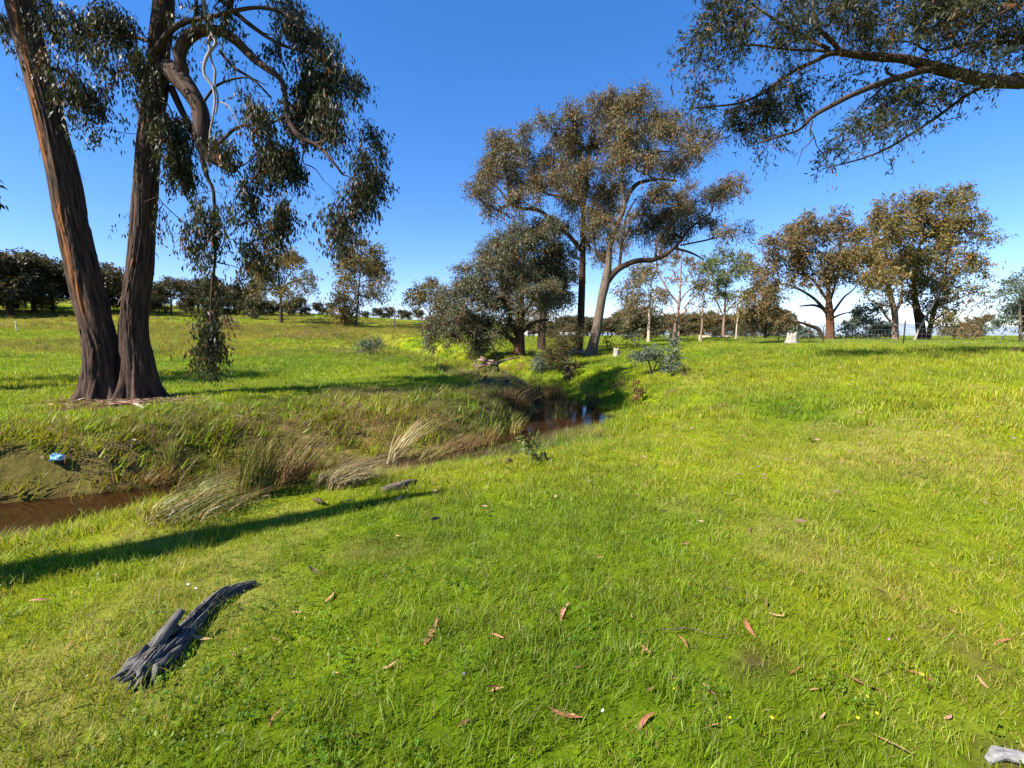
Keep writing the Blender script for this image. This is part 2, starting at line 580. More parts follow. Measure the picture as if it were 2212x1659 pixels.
def build_hill():
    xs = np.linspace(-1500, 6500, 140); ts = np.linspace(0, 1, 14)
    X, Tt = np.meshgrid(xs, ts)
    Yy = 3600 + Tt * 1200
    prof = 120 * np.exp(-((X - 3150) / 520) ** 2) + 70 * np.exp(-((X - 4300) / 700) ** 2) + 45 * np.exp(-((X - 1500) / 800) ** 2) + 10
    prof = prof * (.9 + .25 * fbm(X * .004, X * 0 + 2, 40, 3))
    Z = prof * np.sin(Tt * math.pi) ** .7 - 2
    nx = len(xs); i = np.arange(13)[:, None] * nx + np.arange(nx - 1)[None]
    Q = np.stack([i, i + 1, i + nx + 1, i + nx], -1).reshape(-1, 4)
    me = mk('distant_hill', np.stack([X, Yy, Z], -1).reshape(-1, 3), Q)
    obj('distant_hill', me, plain_mat('haze_tinted_wooded_hill', (.15, .19, .24), (.22, .26, .30), .01, 1, 0), kind='structure')  # blue-grey stands for distance haze, mixed into the woodland colour


# ================================================================== grass
def blades(n, rad, h, w, lean, rng, segs=3, flat=0.0, wind=(0, 0)):
    """n curved blades rooted in a disc; returns V, Q, T and a 0..1 height value"""
    a = rng.random(n) * 2 * math.pi; r = np.sqrt(rng.random(n)) * rad
    root = np.stack([np.cos(a) * r, np.sin(a) * r, np.full(n, -.015)], 1)
    hh = h * rng.uniform(.45, 1.15, n)
    ld = rng.random(n) * 2 * math.pi
    le = lean * rng.uniform(.2, 1.3, n)
    wk = rng.uniform(.35, 1.5, n); wa = rng.normal(0, .38, n)
    dirv = np.stack([np.cos(ld) * le + wk * (wind[0] * np.cos(wa) - wind[1] * np.sin(wa)), np.sin(ld) * le + wk * (wind[1] * np.cos(wa) + wind[0] * np.sin(wa))], 1)
    wd = ld + math.pi / 2 + rng.normal(0, .6, n)
    wv = np.stack([np.cos(wd), np.sin(wd), np.zeros(n)], 1)
    ww = w * rng.uniform(.6, 1.3, n)
    t = np.linspace(0, 1, segs + 1)
    V = []; hv = []
    for i, tt in enumerate(t):
        up = hh * (tt - flat * tt * tt)
        off = dirv * (hh * tt ** 1.7)[:, None]
        c = root + np.concatenate([off, up[:, None]], 1)
        k = ww * (1 - tt) ** .7 * .5 if i < segs else None
        if i < segs:
            V += [c - wv * k[:, None], c + wv * k[:, None]]; hv += [np.full(n, tt)] * 2
        else:
            V.append(c); hv.append(np.full(n, 1.0))
    V = np.stack(V, 1); hv = np.stack(hv, 1)
    m = V.shape[1]
    q = [[2 * i, 2 * i + 1, 2 * i + 3, 2 * i + 2] for i in range(segs - 1)]
    o = (np.arange(n) * m)[:, None, None]
    Q = (np.array(q)[None] + o).reshape(-1, 4)
    T = (np.array([[[2 * segs - 2, 2 * segs - 1, 2 * segs]]]) + o).reshape(-1, 3)
    return V.reshape(-1, 3), Q, T, hv.reshape(-1), np.repeat(np.arange(n), m)


def tuft(kind, rng):
    b = MB()
    def put(n, rad, h, w, lean, c0, c1, var=.25, **kw):
        V, Q, T, hv, idx = blades(n, rad, h, w, lean, rng, **kw)
        k = rng.uniform(1 - var, 1 + var, n)[idx][:, None]
        hue = rng.uniform(-.12, .12, n)[idx][:, None]
        c = (np.array(c0) * (1 - hv[:, None]) + np.array(c1) * hv[:, None]) * k * np.concatenate([1 + hue, np.ones_like(hue), 1 - hue], 1)
        b.add(V, Q, T, col=c)
    G0, G1 = (.95, .92, .9), (1.05, 1.02, 1.0)
    ST0, ST1 = (1.7, .95, 10.), (2.0, 1.15, 14.)
    if kind in (0, 1):      # fine upright grass
        put(40, .11, .062, .0046, .7, G0, G1)
        put(4, .12, .035, .0035, 1.8, ST0, ST1)
        put(5, .11, .06, .0035, .7, ST0, ST1)
    elif kind == 2:         # taller tussock
        put(38, .085, .095, .0048, .6, G0, G1)
        put(7, .09, .09, .003, .8, ST0, ST1)
    elif kind == 3:         # couch with broad short blades
        put(28, .12, .048, .0075, 1.1, (.9, .9, .9), (1.0, 1.02, 1.1))
        put(10, .11, .05, .004, 1.0, ST0, ST1)
    elif kind == 4:         # dry patch
        put(26, .11, .06, .004, 1.0, ST0, ST1)
        put(16, .10, .06, .004, .5, G0, G1)
    elif kind == 5:         # low broad-leaved weeds
        for _ in range(13):
            a = rng.random() * 6.28; r = .11 * rng.random() ** .5
            c = np.array([math.cos(a) * r, math.sin(a) * r, rng.uniform(.02, .055)])
            for q in range(4):
                d = nrm(np.array([rng.normal(), rng.normal(), rng.uniform(.1, .7)]))
                wv = nrm(np.cross(d, [0, 0, 1.])) * rng.uniform(.003, .006)
                L = rng.uniform(.010, .019)
                b.add([c, c + d * L * .55 + wv, c + d * L, c + d * L * .55 - wv], [[0, 1, 2, 3]], None,
                      col=np.tile(np.array([.62, .80, .9]) * rng.uniform(.75, 1.1), (4, 1)))
        put(14, .10, .07, .004, .4, G0, G1)
    elif kind == 6:         # far clump: fewer, wider blades
        put(30, .10, .085, .010, .5, G0, G1)
        put(4, .10, .09, .006, .5, ST0, ST1)
    elif kind == 7:         # brown seed heads
        put(12, .10, .085, .008, .5, G0, G1)
        put(22, .10, .15, .006, .3, (1.1, .70, 4.0), (1.2, .60, 5.5))
    return b.mesh('grass_tuft_%d' % kind)


def scatter(name, pts, rot, scl, idx, tint, lib, kind='stuff'):
    me = mk(name, pts, None, None, {'scl': scl, 'rotv': rot, 'pick': idx.astype(np.float32), 'tint': np.concatenate([tint, np.ones((len(tint), 1))], 1)})
    ng = bpy.data.node_groups.new(name + '_scatter', 'GeometryNodeTree')
    ng.interface.new_socket('Geometry', in_out='INPUT', socket_type='NodeSocketGeometry')
    ng.interface.new_socket('Geometry', in_out='OUTPUT', socket_type='NodeSocketGeometry')
    nd = ng.nodes; lk = ng.links
    gi = nd.new('NodeGroupInput'); go = nd.new('NodeGroupOutput')
    m2p = nd.new('GeometryNodeMeshToPoints')
    iop = nd.new('GeometryNodeInstanceOnPoints')
    ci = nd.new('GeometryNodeCollectionInfo')
    ci.inputs['Collection'].default_value = lib
    ci.inputs['Separate Children'].default_value = True
    ci.inputs['Reset Children'].default_value = True
    iop.inputs['Pick Instance'].default_value = True

    def att(nm, t):
        a = nd.new('GeometryNodeInputNamedAttribute'); a.data_type = t; a.inputs[0].default_value = nm
        return a
    asc, aro, api = att('scl', 'FLOAT'), att('rotv', 'FLOAT_VECTOR'), att('pick', 'FLOAT')
    lk.new(gi.outputs[0], m2p.inputs['Mesh'])
    lk.new(m2p.outputs[0], iop.inputs['Points'])
    lk.new(ci.outputs[0], iop.inputs['Instance'])
    f2i = nd.new('FunctionNodeFloatToInt')
    lk.new(api.outputs[0], f2i.inputs[0]); lk.new(f2i.outputs[0], iop.inputs['Instance Index'])
    e2r = nd.new('FunctionNodeEulerToRotation')
    lk.new(aro.outputs[0], e2r.inputs[0]); lk.new(e2r.outputs[0], iop.inputs['Rotation'])
    lk.new(asc.outputs[0], iop.inputs['Scale'])
    lk.new(iop.outputs[0], go.inputs[0])
    o = obj(name, me, None, kind=kind)
    md = o.modifiers.new('scatter', 'NODES'); md.node_group = ng
    return o


def make_lib(name, meshes, mat):
    lib = bpy.data.collections.new(name)
    for i, me in enumerate(meshes):
        me.materials.append(mat)
        o = bpy.data.objects.new('%s_%02d' % (name, i), me)
        lib.objects.link(o)
    return lib


def build_grass():
    rng = np.random.default_rng(77)
    lib = make_lib('grass_tuft', [tuft(k, rng) for k in range(8)], M_GRASS)
    rings = ((0.0, 4.2, 190, 1.0), (4.2, 9, 95, 1.25), (9, 18, 40, 1.6), (18, 36, 13, 2.3), (36, 80, 3.4, 3.2), (80, 130, .8, 4.5))
    XY = []; SC = []; FAR = []
    for r0, r1, den, sc in rings:
        half = math.pi if r1 < 5 else math.radians(66)
        area = half * (r1 * r1 - r0 * r0)
        n = int(area * den)
        r = np.sqrt(rng.uniform(r0 * r0, r1 * r1, n)); a = rng.uniform(-half, half, n)
        x, y = np.sin(a) * r, np.cos(a) * r
        if r1 < 5:
            ok = (y > -2.2); x, y = x[ok], y[ok]
        XY.append(np.stack([x, y], 1)); SC.append(np.full(len(x), sc)); FAR.append(np.full(len(x), 0 if r1 < 10 else (1 if r1 < 20 else 2)))
    XY = np.concatenate(XY); SC = np.concatenate(SC); FAR = np.concatenate(FAR)
    x, y = XY.T
    info = creek(x, y)
    c, straw, brown, bare = ground_cols(x, y, info)
    z = H(x, y, info)
    keep = (info[0] > .05) & (rng.random(len(x)) > bare * .88)
    x, y, z, SC, FAR = x[keep], y[keep], z[keep], SC[keep], FAR[keep]
    c, straw, brown = c[keep], straw[keep], brown[keep]
    d, s, b = info[0][keep], info[1][keep], info[2][keep]
    n = len(x)
    u = rng.random(n)
    pick = np.where(u < .30, 0, np.where(u < .55, 1, np.where(u < .68, 2, np.where(u < .88, 3, np.where(u < .965, 4, 5)))))
    weed = (fbm(x * .8, y * .8, 12, 2) > .66) & (rng.random(n) < .22)
    pick = np.where(weed, 5, pick)
    pick = np.where(rng.random(n) < straw * .8, 4, pick)
    pick = np.where(FAR == 2, np.where(rng.random(n) < straw, 4, 6), pick)
    pick = np.where((FAR == 1) & (rng.random(n) < .5), 6, pick)
    pick = np.where(rng.random(n) < brown, 7, pick)
    hgt = .75 + .6 * fbm(x * .6, y * .6, 70, 3)
    lush = (d < 2.5) & (d > 0)
    hgt = np.where(lush, hgt * 1.25, hgt)
    z = z + np.where((s > 0) & (d < b * 1.3), .03, 0)
    scl = SC * hgt * rng.uniform(.8, 1.2, n) * .95
    scl = np.where(FAR == 2, scl * .85, scl)
    rot = np.stack([rng.normal(0, .12, n), rng.normal(0, .12, n), rng.uniform(0, 6.28, n)], 1)
    bank = (s > 0) & (d < b * 1.6 + .8) & (d > 0)
    pick = np.where(bank & (pick == 3), 4, pick)
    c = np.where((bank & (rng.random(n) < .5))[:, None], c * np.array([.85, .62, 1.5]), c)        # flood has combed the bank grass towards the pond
    rot[bank] = np.stack([rng.normal(-.15, .2, bank.sum()), rng.normal(.4, .3, bank.sum()), rng.normal(.5, .4, bank.sum())], 1)
    tint = c * rng.uniform(.75, 1.3, (n, 1)) * 1.18
    yel = rng.random(n) < .15
    tint[yel] *= np.array([1.2, 1.03, .9])
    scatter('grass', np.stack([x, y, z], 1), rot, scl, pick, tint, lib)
    return n

# ================================================================== TREES: skeleton and foliage
class Skel:
    """a branching skeleton: given limbs plus branches that reach out to given targets"""
    def __init__(s, tip=.006):
        s.p = np.zeros((4096, 3)); s.par = np.full(4096, -1); s.fix = np.zeros(4096); s.n = 0; s.tip = tip; s.nofree = 0

    def _add(s, p, par, fix=0):
        if s.n == len(s.p):
            s.p = np.concatenate([s.p, np.zeros_like(s.p)]); s.par = np.concatenate([s.par, np.full(len(s.par), -1)]); s.fix = np.concatenate([s.fix, np.zeros(len(s.fix))])
        s.p[s.n] = p; s.par[s.n] = par; s.fix[s.n] = fix; s.n += 1
        return s.n - 1

    def limb(s, pts, rad, skip=0):
        last = -1
        for i, (p, r) in enumerate(zip(pts, rad)):
            if i < skip: continue
            last = s._add(p, last, r)

    def connect(s, target, rng, seg=.45, bow=.12, zpen=.35):
        n = s.n
        v = s.p[:n] - target
        cost = np.sqrt((v * v).sum(1)) + zpen * np.maximum(0, v[:, 2])
        i = int(cost.argmin())
        a = s.p[i]; d = np.linalg.norm(target - a)
        m = max(2, int(d / seg) + 1)
        perp = nrm(rng.normal(size=3)); up = np.array([0, 0, 1.])
        k1, k2 = rng.normal(0, bow) * d, rng.uniform(.2, 1) * bow * d
        last = i
        for j in range(1, m + 1):
            t = j / m
            w = math.sin(math.pi * t)
            q = a * (1 - t) + target * t + perp * (k1 * w) + up * (k2 * w) + rng.normal(0, .03 * min(d, 1.5), 3) * (t < 1)
            last = s._add(q, last)
        return last

    def tubes(s, rng):
        n = s.n
        cnt = np.ones(n); s.p, s.par, s.fix = s.p[:n], s.par[:n], s.fix[:n]
        for i in range(n - 1, -1, -1):
            if s.par[i] >= 0: cnt[s.par[i]] += cnt[i]
        rad = np.where(s.fix > 0, s.fix, s.tip * np.power(cnt, .46))
        for i in range(n):
            if s.fix[i] == 0 and s.par[i] >= 0: rad[i] = min(rad[i], rad[s.par[i]] * .92)
        main = np.full(n, -1); best = np.zeros(n)
        for i in range(n):
            p = s.par[i]
            if p >= 0 and s.fix[i] == 0 and s.fix[p] == 0 and cnt[i] > best[p]: best[p] = cnt[i]; main[p] = i
        chains = []
        for i in range(n):
            if s.fix[i] > 0: continue
            p = s.par[i]
            if p >= 0 and main[p] == i: continue
            ch = [p] if p >= 0 else []
            rr = [min(rad[i] * 1.25, rad[p])] if p >= 0 else []
            j = i
            while j >= 0:
                ch.append(j); rr.append(rad[j]); j = main[j]
            if len(ch) > 1: chains.append((s.p[ch], np.array(rr)))
        return chains


def add_chains(mb, chains):
    by = {}
    for p, r in chains:
        k = 8 if r.max() > .08 else (5 if r.max() > .02 else 3)
        by.setdefault((len(p), k), []).append((p, r))
    for (m, k), l in by.items():
        V, Q, T, bk = tubes(np.stack([a for a, _ in l]), np.stack([b for _, b in l]), k, cap=False)
        mb.add(V, Q, T, bark=bk)


def bark_tube(pts, rad, k, furrow=0.0, flare=0.0, seed=0, n=None, streak=None, nf=9):
    """a limb or trunk with furrows and a flared foot; returns V,Q,T,bark,streak"""
    pr = np.concatenate([pts, np.asarray(rad)[:, None]], 1)
    L = np.linalg.norm(np.diff(pts, axis=0), axis=1).sum()
    n = n or (max(4, int(L / max(.12, float(np.mean(rad)) * .45))) if k < 60 else int(L / .055))
    q = smooth_path(pr, n)
    pts, rad = q[:, :3], np.maximum(q[:, 3], .002)
    V, Q, T, bk = tubes(pts[None], rad[None], k)
    nn = n * k
    th = np.tile(np.arange(k) / k, n); lev = np.repeat(np.arange(n), k)
    s = bk[:nn, 2]
    cen = pts[lev]; rr = rad[lev]
    mul = np.ones(nn)
    if furrow and k > 60:
        tw = th + .02 * np.sin(s * 2.3 + seed) + .025 * (vn(s * .9, s * 0 + 2, seed) - .5)
        r1_ = 1 - np.abs(2 * vn(tw * 34, s * .75, seed, per=34) - 1)
        r2_ = 1 - np.abs(2 * vn(tw * 56, s * 1.9, seed + 2, per=56) - 1)
        r3_ = vn(tw * 14, s * 2.2, seed + 4, per=14)
        mul += -S((r1_ - .60) / .35) * .085 - S((r2_ - .7) / .25) * .035 + (r3_ - .5) * .05
        mul += .035 * np.sin(th * 6.283 * 2 + s * .5 + seed)
    elif furrow:
        f = vn(th * nf * 3, s * 1.3, seed, per=nf * 3) * .6 + vn(th * nf * 6, s * 3.1, seed + 3, per=nf * 6) * .4
        mul += furrow * (f - .5) * 2
        mul += .035 * np.sin(th * 6.283 * 2 + s * .5 + seed)
        mul += .05 * (vn(th * 4, s * .7, seed + 6, per=4) - .5)
    if flare:
        lob = .38 + .5 * np.cos(th * 6.283 * 6 + seed) + .3 * np.cos(th * 6.283 * 4 + 1.3 * seed)
        mul += flare * np.exp(-np.maximum(s - .2, 0) / .40) * np.clip(lob, .02, 2)
    V[:nn] = cen + (V[:nn] - cen) * mul[:, None]
    out = dict(bark=bk)
    if streak is not None:
        st = np.zeros(len(V)); st[:nn] = streak(V[:nn], cen, s, th)
        out['streak'] = st
    return V, Q, T, out


def leaf_cloud(C, D, L, W, col, rng):
    """diamond leaves: centre, direction, length, width, colour"""
    n = len(C)
    w = nrm(np.cross(D, rng.normal(size=(n, 3)))) * (W * .5)[:, None]
    h = D * (L * .5)[:, None]
    V = np.stack([C - h, C + w - h * .12, C + h, C - w - h * .12], 1).reshape(-1, 3)
    Q = np.arange(n * 4).reshape(n, 4)
    return V, Q, np.repeat(col, 4, 0)


def foliage(starts, dirs, lens, leaf, per, droop, spread, pal, rng, downw=.6, twig_r=0, size_var=.3):
    """sprays: drooping twigs with leaves along them"""
    n = len(starts)
    t = np.array([0, .5, 1.0])
    down = np.array([0, 0, -1.])
    def at(tt):
        return starts[:, None] + dirs[:, None] * (tt * lens[:, None])[..., None] + down * (droop * (tt * lens[:, None]) ** 2 / np.maximum(lens[:, None], .1))[..., None]
    tt = rng.uniform(.12, 1.05, (n, per))
    C = at(tt) + rng.normal(0, spread, (n, per, 3))
    tang = dirs[:, None] + down * (2 * droop * tt)[..., None]
    D = nrm(nrm(tang) * .5 + rng.normal(0, .55, (n, per, 3)) + down * downw)
    C = C.reshape(-1, 3); D = D.reshape(-1, 3)
    m = len(C)
    Ln = leaf[0] * rng.uniform(1 - size_var, 1 + size_var, m); Wd = leaf[1] * rng.uniform(.7, 1.3, m)
    c1, c2, acc, fr, tipc = pal
    k = np.repeat(rng.random(n), per)[:, None] * .7 + rng.random((m, 1)) * .3
    col = np.array(c1) * (1 - k) + np.array(c2) * k
    a = np.repeat(rng.random(n) < fr, per) & (rng.random(m) < .8)
    a |= rng.random(m) < fr * .35
    col[a] = np.array(acc) * rng.uniform(.7, 1.2, (a.sum(), 1))
    col *= rng.uniform(.75, 1.25, (m, 1))
    V, Q, cc = leaf_cloud(C, D, Ln, Wd, col, rng)
    tw = None
    if twig_r:
        Pn = at(np.broadcast_to(t, (n, 3)))
        R = np.broadcast_to(np.array([twig_r, twig_r * .7, twig_r * .35]), (n, 3))
        tw = tubes(Pn, R, 3, cap=False)
    return V, Q, cc, tw


def lump_points(c, r, n, rng, shell=.45):
    d = nrm(rng.normal(size=(n, 3)))
    k = np.power(rng.uniform(shell ** 3, 1, n), 1 / 3)
    return np.asarray(c) + d * k[:, None] * np.asarray(r)


PAL_HERO = ((.018, .023, .008), (.045, .050, .018), (.14, .055, .015), .06, None)
PAL_OLIVE = ((.060, .055, .025), (.140, .122, .058), (.20, .095, .028), .16, None)
PAL_GREY = ((.058, .064, .036), (.115, .118, .070), (.20, .09, .026), .10, None)
PAL_BROWN = ((.078, .068, .026), (.150, .116, .050), (.19, .095, .035), .20, None)
PAL_GREENBROWN = ((.070, .068, .017), (.150, .122, .036), (.20, .10, .025), .16, None)
PAL_GREEN = ((.055, .075, .015), (.120, .140, .032), (.14, .11, .03), .08, None)
PAL_DARK = ((.034, .036, .017), (.085, .078, .036), (.12, .07, .028), .12, None)
PAL_BLUE = ((.060, .085, .065), (.115, .145, .110), (.12, .10, .05), .05, None)
PAL_WATTLE = ((.045, .045, .018), (.100, .090, .035), (.16, .08, .025), .15, None)
PAL_RED = ((.10, .045, .022), (.17, .08, .035), (.20, .09, .04), .2, None)


def grow_tree(name, label, cat, base, trunks, limbs, lumps, pal, bark, leaf, rng, K=1.7, clump=.6, per=10, spray=(.5, 1.0),
              droop=.35, downw=.6, group=None, tip=.006, hang=False, seg=.45, spread=.05, twig_r=.004, sides=12, furrow=.05,
              flare=.35, shell=.45, bow=.12, lmat=None, zpen=.35, streaks=None, trunk_label=None, lbark=None, lscale=1.2):
    """trunks / limbs: list of (points, radii) in world space; lumps: list of (centre, radii, density)"""
    root = thing(name, label, cat, base, group)
    sk = Skel(tip)
    for i, (p, r) in enumerate(trunks):
        p, r = np.asarray(p, float), np.asarray(r, float)
        mb = MB()
        V, Q, T, at = bark_tube(p, r, max(sides, 8), furrow, flare if i < 2 else 0, seed=i * 5 + 2, streak=(streaks[i] if streaks else None))
        mb.add(V, Q, T, **at)
        obj('trunk', mb.mesh('trunk', base), bark, root)
        q = smooth_path(np.concatenate([p, r[:, None]], 1), max(6, int(len(p) * 4)))
        z0 = q[0, 2]; zt = q[-1, 2]
        q = q[q[:, 2] > z0 + .42 * (zt - z0)]
        if len(q): sk.limb(q[:, :3], q[:, 3])
    for i, (p, r) in enumerate(limbs):
        p, r = np.asarray(p, float), np.asarray(r, float)
        mb = MB()
        V, Q, T, at = bark_tube(p, r, 10 if r.max() > .06 else 6, furrow * .7, 0, seed=i + 20, streak=(lambda V, c, s, t: np.zeros(len(V))) if streaks else None)
        mb.add(V, Q, T, **at)
        obj('limb', mb.mesh('limb', base), lbark or bark, root)
        q = smooth_path(np.concatenate([p, r[:, None]], 1), max(5, len(p) * 4))
        sk.limb(q[:, :3], q[:, 3], skip=1)
    starts = []; dirs = []; lens = []
    lumps = [(np.asarray(c, float), np.asarray(r, float), k) for c, r, k in lumps]
    org = np.asarray(trunks[0][0][-1] if len(trunks) else base, float)
    order = np.argsort([np.linalg.norm(c - sk.p[:sk.n], axis=1).min() for c, r, k in lumps]) if len(lumps) else []
    for li in order:
        c, r, k = lumps[li]
        sk.connect(c + np.array([0, 0, r[2] * (.5 if hang else -.2)]), rng, seg, bow, zpen)
    K = K * (1.6 if hang else 2.6); leaf = (leaf[0] * (1.05 if hang else lscale), leaf[1] * (1.1 if hang else lscale * 1.04))
    la = leaf[0] * leaf[1] * .52
    for li in order:
        c, r, k = lumps[li]
        area = math.pi * (r[0] + r[1]) * .5 * r[2]
        N_ = K * k * area / la
        ns = max(3, int(N_ / per))
        nc = max(2, int(area / (math.pi * clump * clump) * (1.5 if hang else 2.2)))
        cl = lump_points(c, r * .88, nc, rng, shell)
        for q in cl: sk.connect(q, rng, seg * .7, bow, zpen)
        w = rng.integers(0, nc, ns)
        off = nrm(rng.normal(size=(ns, 3)))
        if hang:
            s0 = cl[w] + off * clump * rng.uniform(0, 1, (ns, 1))
            d = nrm(np.array([0, 0, -1.]) + rng.normal(0, .38, (ns, 3)))
        else:
            s0 = cl[w] + off * clump * .7 * rng.uniform(0, 1, (ns, 1))
            outw = nrm((cl[w] - c) / r)
            d = nrm(off + outw * .5 + np.array([0, 0, .25]))
        starts.append(s0); dirs.append(d); lens.append(rng.uniform(*spray, ns) * (1 if hang else clump * 1.5))
    chains = sk.tubes(rng)
    mb = MB()
    add_chains(mb, chains)
    if len(lumps):
        starts = np.concatenate(starts); dirs = np.concatenate(dirs); lens = np.concatenate(lens)
        V, Q, cc, tw = foliage(starts, dirs, lens, leaf, per, droop, spread, pal, rng, downw, twig_r)
        if tw is not None: mb.add(tw[0], tw[1], tw[2], bark=tw[3])
        obj('crown', mk('crown', V - np.asarray(base), Q, None, {'col': cc}, smooth=False), lmat or M_LEAF, root, kind='stuff')
    if mb.n:
        if streaks: mb.A['streak'] = [np.zeros(mb.n)]
        obj('branches', mb.mesh('branches', base), lbark or bark, root)
    return root


def px_path(f, pts, Y, ground=False):
    """pixel polyline [(x, y, r[, dY])] through f -> points, radii in metres"""
    out = []; rad = []
    for q in pts:
        x, y = f(q[0], q[1]); dy = q[3] if len(q) > 3 else 0
        p = P(x, y, Y + dy)
        out.append(p); rad.append(max(.004, q[2] * f.s / FP * (Y + dy)))
    out = np.array(out); rad = np.array(rad)
    sc = np.array([[(q[0] if False else f(q[0], q[1])[0]), f(q[0], q[1])[1]] for q in pts])
    dd = np.gradient(sc, axis=0); v = np.abs(dd[:, 1]) / (np.hypot(dd[:, 0], dd[:, 1]) + 1e-6)
    a, b = (sc[:, 0] - CX) / FP, (CY - sc[:, 1]) / FP
    rad = rad * (v / np.sqrt(1 + a * a) + (1 - v) / np.sqrt(1 + b * b))
    if ground:
        z = h1(out[0, 0], out[0, 1])
        out[0, 2] = min(out[0, 2], z)
        out = np.concatenate([[out[0] + (out[0] - out[1]) * .02], out]); rad = np.concatenate([rad[:1], rad])
        out[0, 2] = z - .35
    return out, rad


class F:
    """view coordinates of one enlarged crop of the photograph"""
    def __init__(s, x0, y0, sc): s.x0, s.y0, s.s = x0, y0, sc
    def __call__(s, x, y): return s.x0 + x * s.s, s.y0 + y * s.s


def px_lumps(f, L, Y, depth=1.0, jitter=.0, rng=None):
    out = []
    for q in L:
        x, y = f(q[0], q[1]); k = q[4] if len(q) > 4 else 1.0; dy = q[5] if len(q) > 5 else (rng.normal(0, jitter) if jitter else 0)
        p = P(x, y, Y + dy); sc = f.s / FP * (Y + dy)
        rx, rz = q[2] * sc, q[3] * sc
        rx /= math.sqrt(1 + ((x - CX) / FP * min(depth, 1)) ** 2)
        out.append((p, (rx, max(rx, .6 * rz) * depth, rz), k))
    return out


